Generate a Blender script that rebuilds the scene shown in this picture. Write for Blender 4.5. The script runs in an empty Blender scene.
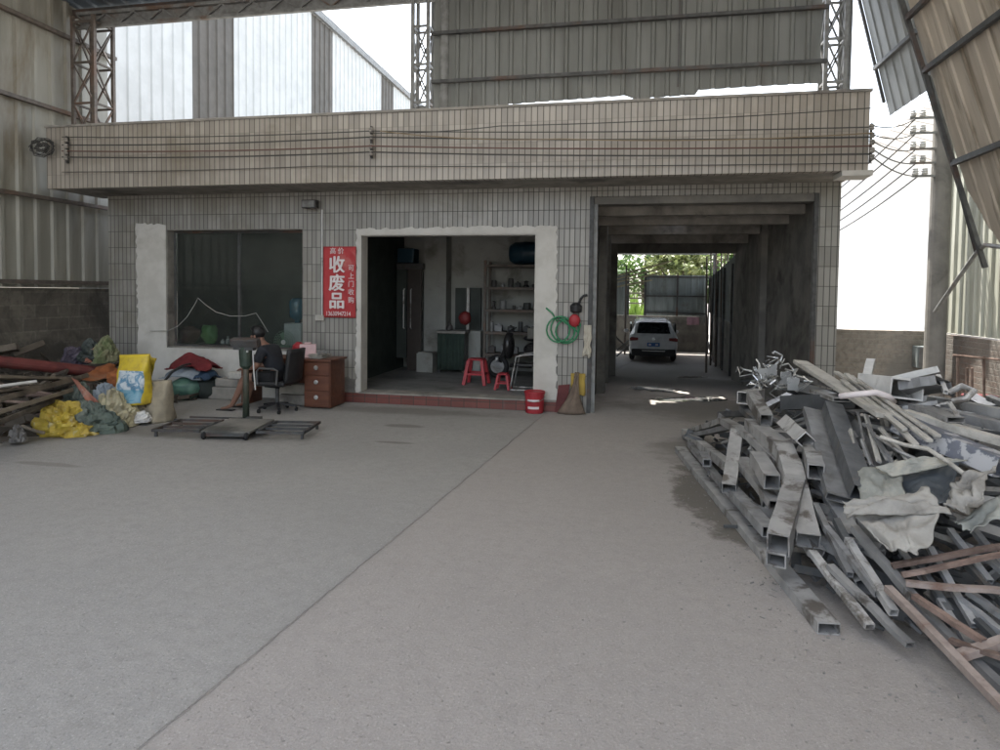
import bpy, bmesh, math, random
import numpy as np
from mathutils import Vector, Matrix
random.seed(7)
RAD = math.radians
S = bpy.context.scene
COL = S.collection

# ------------------------------------------------------------------ camera
F_PX, PITCH, ROLL, YAW, SY, EYE = 642.17, .0401122, .0125024, .1953873, -56.5664, 1.75
FWD = Vector((-math.sin(YAW)*math.cos(PITCH), math.cos(YAW)*math.cos(PITCH), -math.sin(PITCH)))
_r0 = Vector((math.cos(YAW), math.sin(YAW), 0)); _u0 = _r0.cross(FWD)
RT = math.cos(ROLL)*_r0 + math.sin(ROLL)*_u0
UP = RT.cross(FWD)
cam_d = bpy.data.cameras.new('camera'); cam = bpy.data.objects.new('camera', cam_d); COL.objects.link(cam)
M3 = Matrix((RT, UP, -FWD)).transposed()
cam.matrix_world = Matrix.Translation((0, 0, EYE)) @ M3.to_4x4()
cam_d.sensor_fit = 'HORIZONTAL'; cam_d.sensor_width = 36; cam_d.lens = F_PX/1000*36
cam_d.shift_y = SY/1000; cam_d.clip_start = .05; cam_d.clip_end = 1500
S.camera = cam
CAMP = Vector((0, 0, EYE))
def ray(px, py): return RT*((px-500)/F_PX) - UP*((py-375-SY)/F_PX) + FWD
def at(px, py, **k):
    """point of the place seen at that spot of the photograph, on a known plane x=, y= or z="""
    d = ray(px, py); (n, v), = k.items(); i = 'xyz'.index(n)
    return CAMP + d*((v-CAMP[i])/d[i])

# ------------------------------------------------------------------ world, sun, exposure
SUN_EL = RAD(69); SUN_DIR = Vector((-.55, .80, 0)).normalized()   # horizontal direction towards the sun
W = bpy.data.worlds.new('World'); S.world = W; W.use_nodes = True
nt = W.node_tree; nt.nodes.clear()
out = nt.nodes.new('ShaderNodeOutputWorld'); bg = nt.nodes.new('ShaderNodeBackground'); sky = nt.nodes.new('ShaderNodeTexSky')
sky.sky_type = 'NISHITA'; sky.sun_disc = False; sky.sun_elevation = SUN_EL
sky.sun_rotation = math.atan2(SUN_DIR.x, SUN_DIR.y)
sky.dust_density = 3.0; sky.air_density = 1.2; sky.ozone_density = .6
bg.inputs['Strength'].default_value = .15
hs_ = nt.nodes.new('ShaderNodeHueSaturation'); hs_.inputs['Saturation'].default_value = .5   # hazy, milky summer sky
nt.links.new(sky.outputs[0], hs_.inputs['Color']); nt.links.new(hs_.outputs[0], bg.inputs[0]); nt.links.new(bg.outputs[0], out.inputs[0])
sd = bpy.data.lights.new('sun', 'SUN'); sd.energy = 3.6; sd.angle = RAD(.6); sd.color = (1, .95, .87)
sun = bpy.data.objects.new('sun', sd); COL.objects.link(sun)
to_sun = SUN_DIR*math.cos(SUN_EL) + Vector((0, 0, math.sin(SUN_EL)))
sun.rotation_euler = to_sun.to_track_quat('Z', 'Y').to_euler(); sun.location = (-20, 30, 50)
S.view_settings.view_transform = 'Standard'; S.view_settings.look = 'None'
S.view_settings.exposure = 2.32; S.view_settings.gamma = 1; S.view_settings.use_curve_mapping = False
S.render.engine = 'CYCLES'
S.cycles.use_denoising = True
S.cycles.max_bounces = 10; S.cycles.diffuse_bounces = 7; S.cycles.glossy_bounces = 4
S.cycles.sample_clamp_indirect = 6; S.cycles.caustics_reflective = False; S.cycles.caustics_refractive = False

# ------------------------------------------------------------------ helpers
WPOS = {}
class MB:
    def __init__(s): s.v = []; s.f = []
    def add(s, vs, fs):
        n = len(s.v); s.v += [Vector(v) for v in vs]; s.f += [tuple(i+n for i in f) for f in fs]; return s
    def box(s, x0, x1, y0, y1, z0, z1):
        return s.add([(x0,y0,z0),(x1,y0,z0),(x1,y1,z0),(x0,y1,z0),(x0,y0,z1),(x1,y0,z1),(x1,y1,z1),(x0,y1,z1)],
                     [(0,3,2,1),(4,5,6,7),(0,1,5,4),(1,2,6,5),(2,3,7,6),(3,0,4,7)])
    def obox(s, c, ax, hs):
        c = Vector(c); vs = []
        for sz in (-1,1):
            for sx, sy in ((-1,-1),(1,-1),(1,1),(-1,1)):
                vs.append(c + ax[0]*hs[0]*sx + ax[1]*hs[1]*sy + ax[2]*hs[2]*sz)
        return s.add(vs, [(0,3,2,1),(4,5,6,7),(0,1,5,4),(1,2,6,5),(2,3,7,6),(3,0,4,7)])
    def frame(s, p, q, roll=0):
        d = (Vector(q)-Vector(p)).normalized()
        ref = Vector((0,0,1)) if abs(d.z) < .95 else Vector((1,0,0))
        a = d.cross(ref).normalized(); b = a.cross(d).normalized()
        return a*math.cos(roll)+b*math.sin(roll), -a*math.sin(roll)+b*math.cos(roll), d
    def bar(s, p, q, w, h, roll=0):
        p = Vector(p); q = Vector(q); a, b, d = s.frame(p, q, roll)
        return s.obox((p+q)/2, (a, b, d), (w/2, h/2, (q-p).length/2))
    def cyl(s, p, q, r0, r1=None, n=12):
        r1 = r0 if r1 is None else r1; p = Vector(p); q = Vector(q); a, b, d = s.frame(p, q)
        vs = [c + (a*math.cos(2*math.pi*k/n)+b*math.sin(2*math.pi*k/n))*r for c, r in ((p,r0),(q,r1)) for k in range(n)]
        fs = [(k,(k+1)%n,n+(k+1)%n,n+k) for k in range(n)] + [tuple(range(n-1,-1,-1)), tuple(range(n,2*n))]
        return s.add(vs, fs)
    def path(s, pts, r, n=6, r1=None):
        pts = [Vector(p) for p in pts]; m = len(pts); vs = []; fs = []
        a0 = None
        for i, p in enumerate(pts):
            d = (pts[min(i+1,m-1)]-pts[max(i-1,0)]).normalized()
            if a0 is None:
                a0 = d.cross(Vector((0,0,1)) if abs(d.z) < .9 else Vector((1,0,0))).normalized()
            a0 = (a0 - d*a0.dot(d)).normalized(); b = d.cross(a0)
            rr = r if r1 is None else r+(r1-r)*i/(m-1)
            vs += [p + (a0*math.cos(2*math.pi*k/n)+b*math.sin(2*math.pi*k/n))*rr for k in range(n)]
        for i in range(m-1):
            fs += [(i*n+k, i*n+(k+1)%n, (i+1)*n+(k+1)%n, (i+1)*n+k) for k in range(n)]
        fs += [tuple(range(n-1,-1,-1)), tuple((m-1)*n+k for k in range(n))]
        return s.add(vs, fs)
    def sweep(s, pts, prof_fn, roll=0):
        """sweep closed section loops [(outer),(inner)] of equal length -> open ended hollow section"""
        pts = [Vector(p) for p in pts]; m = len(pts); rows = []
        a0 = None
        for i, p in enumerate(pts):
            d = (pts[min(i+1,m-1)]-pts[max(i-1,0)]).normalized()
            if a0 is None: a0 = s.frame(pts[0], pts[1], roll)[0]
            a0 = (a0 - d*a0.dot(d)).normalized(); b = d.cross(a0)*-1
            o, inn = prof_fn(i)
            rows.append(([p+a0*x+b*y for x, y in o], [p+a0*x+b*y for x, y in inn]))
        n = len(rows[0][0]); vs = []; fs = []
        for o, inn in rows: vs += o+inn
        for i in range(m-1):
            for k in range(n):
                k2 = (k+1)%n; A = i*2*n; B = (i+1)*2*n
                fs.append((A+k, A+k2, B+k2, B+k)); fs.append((A+n+k2, A+n+k, B+n+k, B+n+k2))
        for A, fl in ((0,0),((m-1)*2*n,1)):
            for k in range(n):
                k2 = (k+1)%n; q = (A+k, A+n+k, A+n+k2, A+k2)
                fs.append(q if not fl else q[::-1])
        return s.add(vs, fs)
    def rtube(s, pts, w, h, t=.006, roll=0, dent=0.):
        def pf(i):
            j = [1+random.uniform(-dent,dent) for _ in range(4)]
            o = [(-w/2*j[0],-h/2*j[1]),(w/2*j[0],-h/2*j[1]),(w/2*j[2],h/2*j[3]),(-w/2*j[2],h/2*j[3])]
            c = [(x-math.copysign(t,x), y-math.copysign(t,y)) for x, y in o]
            return o, c
        return s.sweep(pts, pf, roll)
    def channel(s, pts, w, h, t=.006, roll=0):
        def pf(i):
            a, b = w/2, h/2
            o = [(-a,-b),(a,-b),(a,b),(a-t,b),(a-t,-b+t),(-a+t,-b+t),(-a+t,b),(-a,b)]
            c = [(x*.999, y*.999) for x, y in o]
            return o, c
        pts = [Vector(p) for p in pts]; m = len(pts); a0 = None; vs = []; fs = []
        for i, p in enumerate(pts):
            d = (pts[min(i+1,m-1)]-pts[max(i-1,0)]).normalized()
            if a0 is None: a0 = s.frame(pts[0], pts[1], roll)[0]
            a0 = (a0 - d*a0.dot(d)).normalized(); b = d.cross(a0)*-1
            vs += [p+a0*x+b*y for x, y in pf(i)[0]]
        for i in range(m-1):
            fs += [(i*8+k, i*8+(k+1)%8, (i+1)*8+(k+1)%8, (i+1)*8+k) for k in range(8)]
        for A in (0, (m-1)*8): fs += [(A,A+1,A+4,A+5),(A+1,A+2,A+3,A+4),(A,A+5,A+6,A+7)]
        return s.add(vs, fs)
    def lathe(s, c, prof, n=20, ax=None):
        c = Vector(c)
        A = ax or (Vector((1,0,0)), Vector((0,1,0)), Vector((0,0,1)))
        vs = [c + (A[0]*math.cos(2*math.pi*k/n)+A[1]*math.sin(2*math.pi*k/n))*r + A[2]*z for r, z in prof for k in range(n)]
        fs = [(i*n+k, i*n+(k+1)%n, (i+1)*n+(k+1)%n, (i+1)*n+k) for i in range(len(prof)-1) for k in range(n)]
        fs += [tuple(range(n-1,-1,-1)), tuple((len(prof)-1)*n+k for k in range(n))]
        return s.add(vs, fs)
    def ball(s, c, r, seg=14, rings=9, jit=0.):
        c = Vector(c); r = (r,r,r) if not hasattr(r,'__len__') else r
        vs = []; fs = []
        for i in range(1, rings):
            th = math.pi*i/rings
            for k in range(seg):
                ph = 2*math.pi*k/seg; q = 1+random.uniform(-jit, jit)
                vs.append(c+Vector((r[0]*math.sin(th)*math.cos(ph), r[1]*math.sin(th)*math.sin(ph), r[2]*math.cos(th)))*q)
        vs += [c+Vector((0,0,r[2])), c-Vector((0,0,r[2]))]; T = len(vs)-2
        for i in range(rings-2):
            fs += [(i*seg+k, (i+1)*seg+k, (i+1)*seg+(k+1)%seg, i*seg+(k+1)%seg) for k in range(seg)]
        fs += [(T, k, (k+1)%seg) for k in range(seg)]
        b = (rings-2)*seg; fs += [(T+1, b+(k+1)%seg, b+k) for k in range(seg)]
        return s.add(vs, fs)
    def prism(s, pts2, o, u, v, n, t):
        o = Vector(o); m = len(pts2)
        vs = [o+u*a+v*b for a, b in pts2]+[o+u*a+v*b+n*t for a, b in pts2]
        return s.add(vs, [tuple(range(m-1,-1,-1)), tuple(range(m,2*m))]+[(k,(k+1)%m,m+(k+1)%m,m+k) for k in range(m)])
    def corr(s, o, u, v, n, Wd, L, pitch=.2, dep=.03, t=.004, top=None, bot=None):
        """profiled sheet: ribs run along v, repeat along u; top/bot(a) give the ends of the rib at offset a"""
        o = Vector(o); prof = []; a = 0
        while a < Wd-1e-6:
            for da, h in ((0,0),(pitch*.62,0),(pitch*.70,dep),(pitch*.90,dep),(pitch*.98,0)):
                if a+da < Wd: prof.append((a+da, h))
            a += pitch
        prof.append((Wd, 0)); m = len(prof); vs = []
        for off in (0, t):
            for a, h in prof:
                b0 = bot(a) if bot else 0; b1 = top(a) if top else L
                vs += [o+u*a+v*b0+n*(h+off), o+u*a+v*b1+n*(h+off)]
        fs = []
        for i in range(m-1):
            p = 2*i; q = 2*m+2*i
            fs += [(p,p+1,p+3,p+2),(q,q+2,q+3,q+1),(p,p+2,q+2,q),(p+1,q+1,q+3,p+3)]
        fs += [(0,2*m,2*m+1,1),(2*m-2,2*m-1,4*m-1,4*m-2)]
        return s.add(vs, fs)
    def sheet(s, fn, nu, nv, t=.006):
        """crumpled sheet from fn(a,b) -> point, given a real thickness"""
        P = [[Vector(fn(i/nu, j/nv)) for j in range(nv+1)] for i in range(nu+1)]
        N = []
        for i in range(nu+1):
            for j in range(nv+1):
                du = P[min(i+1,nu)][j]-P[max(i-1,0)][j]; dv = P[i][min(j+1,nv)]-P[i][max(j-1,0)]
                N.append(du.cross(dv).normalized())
        k = lambda i,j: i*(nv+1)+j
        T = (nu+1)*(nv+1)
        vs = [P[i][j] for i in range(nu+1) for j in range(nv+1)]
        vs += [vs[q]-N[q]*t for q in range(T)]
        fs = []
        for i in range(nu):
            for j in range(nv):
                fs.append((k(i,j),k(i+1,j),k(i+1,j+1),k(i,j+1))); fs.append((T+k(i,j),T+k(i,j+1),T+k(i+1,j+1),T+k(i+1,j)))
        for i in range(nu):
            for j in (0,nv): fs.append((k(i,j),k(i+1,j),T+k(i+1,j),T+k(i,j)))
        for j in range(nv):
            for i in (0,nu): fs.append((k(i,j),k(i,j+1),T+k(i,j+1),T+k(i,j)))
        return s.add(vs, fs)
    def build(s, name, mat, parent=None, label=None, cat=None, group=None, kind=None, smooth=False, bevel=0, keep=False):
        me = bpy.data.meshes.new(name)
        off = Vector((0,0,0))
        if parent is None and not keep and s.v:
            xs = [v.x for v in s.v]; ys = [v.y for v in s.v]; zs_ = [v.z for v in s.v]
            off = Vector(((min(xs)+max(xs))/2, (min(ys)+max(ys))/2, min(zs_)))
        me.from_pydata([v-off for v in s.v], [], s.f); me.validate(); 
        bm = bmesh.new(); bm.from_mesh(me); bmesh.ops.recalc_face_normals(bm, faces=bm.faces); bm.to_mesh(me); bm.free()
        me.materials.append(mat)
        if smooth:
            for p in me.polygons: p.use_smooth = True
        o = bpy.data.objects.new(name, me); COL.objects.link(o)
        if parent is not None:
            o.parent = parent; o.location = -WPOS.get(parent.name, Vector((0,0,0)))
            WPOS[o.name] = Vector((0,0,0))
        else:
            o.location = off; WPOS[o.name] = off.copy()
        if bevel:
            b = o.modifiers.new('bevel', 'BEVEL'); b.width = bevel; b.segments = 2; b.limit_method = 'ANGLE'
        tag(o, label, cat, group, kind)
        return o
def tag(o, label=None, cat=None, group=None, kind=None):
    if label: o['label'] = label
    if cat: o['category'] = cat
    if group: o['group'] = group
    if kind: o['kind'] = kind
    return o
def thing(name, label, cat, loc, group=None):
    o = bpy.data.objects.new(name, None); COL.objects.link(o); o.location = loc; o.empty_display_size = .2
    WPOS[o.name] = Vector(loc); return tag(o, label, cat, group)
def struct(mb, name, mat, **k): return mb.build(name, mat, kind='structure', keep=True, **k)
X, Y, Z = Vector((1,0,0)), Vector((0,1,0)), Vector((0,0,1))
from mathutils import noise as mnoise
def n3(p, s=1.): return mnoise.noise(Vector(p)*s)

# ------------------------------------------------------------------ materials
def mat_base(name):
    m = bpy.data.materials.new(name); m.use_nodes = True; t = m.node_tree
    return m, t, t.nodes['Principled BSDF']
def N(t, typ, **k):
    n = t.nodes.new(typ)
    for a, b in k.items():
        if a in n.inputs: n.inputs[a].default_value = b
        else: setattr(n, a, b)
    return n
def mix(t, fac, a, b, blend='MIX'):
    n = t.nodes.new('ShaderNodeMix'); n.data_type = 'RGBA'; n.blend_type = blend
    for sock, val in ((0, fac), (6, a), (7, b)):
        if isinstance(val, bpy.types.NodeSocket): t.links.new(val, n.inputs[sock])
        elif sock == 0: n.inputs[0].default_value = val
        else: n.inputs[sock].default_value = (*val, 1)
    return n.outputs[2]
def mth(t, op, a, b=None, c=None):
    n = t.nodes.new('ShaderNodeMath'); n.operation = op
    for i, val in enumerate((a, b, c)):
        if val is None: continue
        if isinstance(val, bpy.types.NodeSocket): t.links.new(val, n.inputs[i])
        else: n.inputs[i].default_value = val
    return n.outputs[0]
def ramp(t, fac, lo, hi):
    n = t.nodes.new('ShaderNodeMapRange'); n.interpolation_type = 'SMOOTHSTEP'
    t.links.new(fac, n.inputs[0]); n.inputs[1].default_value = lo; n.inputs[2].default_value = hi
    return n.outputs[0]
def coords(t, per_object=False):
    tc = t.nodes.new('ShaderNodeTexCoord'); o = tc.outputs['Object']
    if per_object:
        oi = t.nodes.new('ShaderNodeObjectInfo'); v = t.nodes.new('ShaderNodeVectorMath'); v.operation = 'ADD'
        cx = t.nodes.new('ShaderNodeCombineXYZ'); r = mth(t, 'MULTIPLY', oi.outputs['Random'], 37.0)
        for i in range(3): t.links.new(r, cx.inputs[i])
        t.links.new(o, v.inputs[0]); t.links.new(cx.outputs[0], v.inputs[1]); o = v.outputs[0]
    return o
def noise(t, co, scale, detail=5, rough=.6, dist=0., stretch=None):
    if stretch:
        mp = t.nodes.new('ShaderNodeMapping'); t.links.new(co, mp.inputs[0]); mp.inputs['Scale'].default_value = stretch; co = mp.outputs[0]
    n = N(t, 'ShaderNodeTexNoise', Scale=scale, Detail=detail, Roughness=rough, Distortion=dist); t.links.new(co, n.inputs['Vector'])
    return n.outputs[0]
def bump(t, bs, h, strength=.3, dist=.01):
    b = N(t, 'ShaderNodeBump', Strength=strength, Distance=dist); t.links.new(h, b.inputs['Height']); t.links.new(b.outputs[0], bs.inputs['Normal'])
def surf(name, c1, c2=None, scale=6, dirt=None, dirt_scale=1.2, dirt_lo=.5, dirt_hi=.7, rough=.7, metal=0., bmp=.2, bscale=60, rnd=0., stretch=None, spec=.4, dirt_stretch=None):
    """weathered surface: fine mottling + patchy dirt with its own shape; rnd = tone differs from piece to piece"""
    m, t, b = mat_base(name); co = coords(t, True)
    c2 = c2 or tuple(x*.75 for x in c1)
    col = mix(t, ramp(t, noise(t, co, scale, stretch=stretch), .35, .65), c1, c2)
    if dirt:
        col = mix(t, ramp(t, noise(t, co, dirt_scale, 8, .65, .4, stretch=dirt_stretch), dirt_lo, dirt_hi), col, dirt)
    if rnd:
        oi = t.nodes.new('ShaderNodeObjectInfo'); f = mth(t, 'MULTIPLY_ADD', oi.outputs['Random'], 2*rnd, 1-rnd)
        hs = N(t, 'ShaderNodeHueSaturation'); t.links.new(f, hs.inputs['Value']); t.links.new(col, hs.inputs['Color']); col = hs.outputs[0]
    t.links.new(col, b.inputs['Base Color']); b.inputs['Metallic'].default_value = metal
    b.inputs['Specular IOR Level'].default_value = spec
    rr = mth(t, 'MULTIPLY_ADD', noise(t, co, scale*2), .3, rough-.15); t.links.new(rr, b.inputs['Roughness'])
    if bmp: bump(t, b, noise(t, co, bscale, 4), bmp, .006)
    return m
def tile_mat(name, c, axis='xz', tw=.077, th=.235, mort=.006, dirt=(.16,.145,.12), joint=(.05,.05,.05), hfac=.8):
    m, t, b = mat_base(name); co = coords(t)
    sp = t.nodes.new('ShaderNodeSeparateXYZ'); t.links.new(co, sp.inputs[0]); cb = t.nodes.new('ShaderNodeCombineXYZ')
    t.links.new(sp.outputs['XYZ'.index(axis[0].upper())], cb.inputs[0]); t.links.new(sp.outputs['XYZ'.index(axis[1].upper())], cb.inputs[1])
    ux, uz = sp.outputs['XYZ'.index(axis[0].upper())], sp.outputs['XYZ'.index(axis[1].upper())]
    def gap(v, w_):
        f = mth(t,'FRACT',mth(t,'DIVIDE',v,w_)); e = mth(t,'MULTIPLY',mth(t,'SUBTRACT',.5,mth(t,'ABSOLUTE',mth(t,'SUBTRACT',f,.5))),w_)
        return mth(t,'SUBTRACT',1.,ramp(t,e,mort*.8,mort*1.3))
    gv, gh = gap(ux,tw), gap(uz,th); g = mth(t,'MAXIMUM',gv,mth(t,'MULTIPLY',gh,hfac))
    wn = t.nodes.new('ShaderNodeTexWhiteNoise'); wn.noise_dimensions = '2D'; c2_ = t.nodes.new('ShaderNodeCombineXYZ')
    t.links.new(mth(t,'FLOOR',mth(t,'DIVIDE',ux,tw)),c2_.inputs[0]); t.links.new(mth(t,'FLOOR',mth(t,'DIVIDE',uz,th)),c2_.inputs[1]); t.links.new(c2_.outputs[0],wn.inputs[0])
    col = mix(t, wn.outputs[0], c, tuple(x*.70 for x in c))
    col = mix(t, ramp(t, noise(t, co, .8, 8, .7, .3), .45, .72), col, tuple(x*.64 for x in (c[0],c[1]*.96,c[2]*.87)))
    col = mix(t, g, col, joint)
    d2 = ramp(t, noise(t, co, 7, 6, .7, stretch=(1,1,.12)), .58, .8)
    col = mix(t, mth(t,'MULTIPLY',d2,.5), col, dirt)
    t.links.new(col, b.inputs['Base Color'])
    t.links.new(mth(t,'MULTIPLY_ADD',g,.5,.38), b.inputs['Roughness'])
    bump(t, b, mth(t,'SUBTRACT',1.,g), .5, .004)
    return m
def brick_mat(name, c1, c2, joint, bw=.4, bh=.2, axis='yz', mort=.012, dirt=None):
    m, t, b = mat_base(name); co = coords(t)
    sp = t.nodes.new('ShaderNodeSeparateXYZ'); t.links.new(co, sp.inputs[0]); cb = t.nodes.new('ShaderNodeCombineXYZ')
    wob = noise(t, co, 9, 3)
    t.links.new(mth(t,'MULTIPLY_ADD',wob,.02,sp.outputs['XYZ'.index(axis[0].upper())]), cb.inputs[0]); t.links.new(mth(t,'MULTIPLY_ADD',wob,.02,sp.outputs['XYZ'.index(axis[1].upper())]), cb.inputs[1])
    br = N(t, 'ShaderNodeTexBrick'); t.links.new(cb.outputs[0], br.inputs['Vector'])
    for k, v in (('Scale',1.),('Mortar Size',mort),('Mortar Smooth',.3),('Brick Width',bw),('Row Height',bh)): br.inputs[k].default_value = v
    br.inputs['Color1'].default_value = (*c1,1); br.inputs['Color2'].default_value = (*c2,1); br.inputs['Mortar'].default_value = (*joint,1)
    col = mix(t, ramp(t, noise(t, co, 14, 6, .7), .4, .8), br.outputs[0], tuple(x*.5 for x in c1))
    if dirt: col = mix(t, ramp(t, noise(t, co, 1.0, 9, .7, .5), .42, .62), col, dirt)
    t.links.new(col, b.inputs['Base Color']); b.inputs['Roughness'].default_value = .9
    bump(t, b, mth(t,'SUBTRACT',noise(t, co, 40),br.outputs[1]), .6, .01)
    return m
def plain(name, c, rough=.6, metal=0., rnd=0.): return surf(name, c, tuple(x*.85 for x in c), rough=rough, metal=metal, bmp=.05, rnd=rnd)

M = {}
M['tile'] = tile_mat('white strip tile', (.30,.29,.265), tw=.077, th=.27, mort=.0046, joint=(.055,.054,.05))
M['tile_band'] = tile_mat('cream strip tile', (.37,.335,.29), tw=.082, th=.27, mort=.0055, hfac=.25, joint=(.105,.096,.083), dirt=(.30,.26,.20))
M['tile_side'] = tile_mat('white strip tile side', (.40,.385,.35), axis='yz')
M['red_tile'] = tile_mat('red tile', (.17,.055,.045), tw=.2, th=.1, mort=.005, joint=(.06,.05,.045), dirt=(.18,.15,.13))
M['plaster'] = surf('white plaster', (.54,.525,.49), (.46,.445,.41), 3, dirt=(.36,.34,.30), dirt_scale=1.6, dirt_lo=.58, dirt_hi=.8, rough=.9, bmp=.35, bscale=25)
M['cement'] = surf('grey cement', (.30,.28,.25), (.22,.21,.19), 4, dirt=(.12,.11,.10), rough=.9, bmp=.4, bscale=40)
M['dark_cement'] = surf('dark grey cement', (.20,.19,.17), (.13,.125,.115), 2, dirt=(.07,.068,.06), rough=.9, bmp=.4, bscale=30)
M['inner_white'] = surf('old white wall paint', (.32,.325,.305), (.27,.275,.258), 1.5, dirt=(.14,.135,.12), rough=.85, bmp=.1)
M['inner_dark'] = surf('dark green doors and room shade', (.040,.050,.045), (.030,.038,.034), 2, rough=.6, bmp=.05)  # dark tone keeps the window room shaded; doors and bags share it
M['inner_floor'] = surf('dark room floor', (.22,.215,.205), (.16,.16,.155), 2, dirt=(.10,.10,.095), rough=.6)
M['sheet_left'] = surf('old cladding sheet', (.28,.275,.24), (.22,.216,.188), 1.2, dirt=(.15,.12,.075), dirt_scale=.9, dirt_lo=.5, dirt_hi=.75, rough=.55, bmp=.05, stretch=(3,3,.4), dirt_stretch=(1.5,1.5,.3))
M['sheet_mid'] = surf('grey cladding sheet', (.17,.175,.165), (.13,.135,.125), 1.2, dirt=(.10,.10,.09), rough=.55, bmp=.05, stretch=(3,3,.4), dirt_stretch=(2,2,.3))
M['sheet_right'] = surf('brownish cladding sheet', (.50,.44,.365), (.42,.365,.30), 1.4, dirt=(.15,.12,.085), dirt_scale=1.3, rough=.5, bmp=.05, stretch=(.5,4,.5), dirt_stretch=(.5,3,.4))
M['sheet_blue'] = surf('blue grey cladding sheet', (.25,.265,.27), (.20,.212,.218), 1.2, dirt=(.15,.16,.16), rough=.5, bmp=.05, stretch=(.5,4,.5))
M['sheet_pale'] = surf('pale cladding sheet', (.42,.43,.37), (.36,.37,.31), 1.4, dirt=(.22,.22,.17), rough=.5, bmp=.05, stretch=(3,3,.4), dirt_stretch=(3,3,.3))
M['roof'] = surf('roof sheet underside', (.10,.125,.15), (.08,.10,.12), 1.2, dirt=(.06,.065,.07), rough=.5, bmp=.05)
M['fence_sheet'] = surf('grey fence sheet', (.22,.25,.25), (.17,.195,.195), 1.4, dirt=(.12,.12,.11), rough=.5, bmp=.05, stretch=(3,3,.4))
M['steel_brown'] = surf('brown painted steel', (.12,.10,.085), (.08,.068,.058), 9, dirt=(.14,.085,.06), rough=.65)
M['steel_dark'] = surf('dark steel', (.07,.072,.072), (.045,.045,.045), 9, dirt=(.09,.05,.035), rough=.6)
M['steel_grey'] = surf('grey steel', (.22,.225,.22), (.15,.15,.145), 9, dirt=(.13,.085,.06), dirt_lo=.55, rough=.6)
M['alu'] = surf('weathered aluminium profile', (.48,.475,.465), (.35,.346,.34), 5, dirt=(.15,.135,.12), dirt_scale=4.2, dirt_lo=.5, dirt_hi=.62, rough=.45, metal=.35, rnd=.3, bmp=.12, stretch=(1,1,.5))
M['alu_grey'] = surf('dull grey aluminium', (.31,.312,.315), (.21,.212,.215), 5, dirt=(.12,.11,.10), dirt_scale=3, rough=.5, metal=.3, rnd=.3, bmp=.12)
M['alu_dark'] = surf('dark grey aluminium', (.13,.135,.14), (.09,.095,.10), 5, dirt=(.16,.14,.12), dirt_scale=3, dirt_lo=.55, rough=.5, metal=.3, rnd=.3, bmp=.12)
M['alu_inside'] = M['alu_dark']
M['paint_blotch'] = surf('slate paint with white blotches', (.17,.18,.215), (.13,.14,.165), 6, dirt=(.46,.46,.47), dirt_scale=7, dirt_lo=.50, dirt_hi=.56, rough=.6)
M['cream_strip'] = surf('dusty cream strip', (.47,.45,.41), (.38,.365,.33), 7, dirt=(.25,.235,.21), dirt_scale=4, rough=.75, rnd=.12)
M['rust'] = surf('rusty steel', (.20,.14,.115), (.13,.09,.073), 12, dirt=(.28,.21,.175), dirt_scale=4, rough=.9, rnd=.25, bmp=.4, bscale=90)
M['rust_pale'] = surf('pale rusty steel', (.33,.275,.245), (.25,.20,.175), 10, dirt=(.17,.10,.075), dirt_scale=5, rough=.9, bmp=.4, bscale=90)
M['white_paint'] = surf('chipped white paint', (.60,.595,.58), (.50,.495,.48), 5, dirt=(.25,.24,.22), dirt_scale=3, dirt_lo=.56, rough=.6)
M['wire_bright'] = plain('bright tangled foil', (.55,.56,.56), .3, .7)
M['tarp_beige'] = surf('dusty beige sheeting', (.36,.345,.315), (.28,.268,.245), 7, dirt=(.18,.168,.15), dirt_scale=4, dirt_lo=.5, dirt_hi=.75, rough=.85, bmp=.5, bscale=22)
M['tarp_grey'] = surf('grey green sheeting', (.30,.305,.275), (.22,.225,.205), 8, dirt=(.40,.375,.32), dirt_scale=5, rough=.8, bmp=.5, bscale=22)
M['plastic_dark'] = surf('slate blue plastic sheet', (.075,.088,.10), (.055,.065,.075), 5, dirt=(.16,.165,.17), dirt_scale=6, dirt_lo=.62, dirt_hi=.7, rough=.45, bmp=.4, bscale=14)
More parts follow.
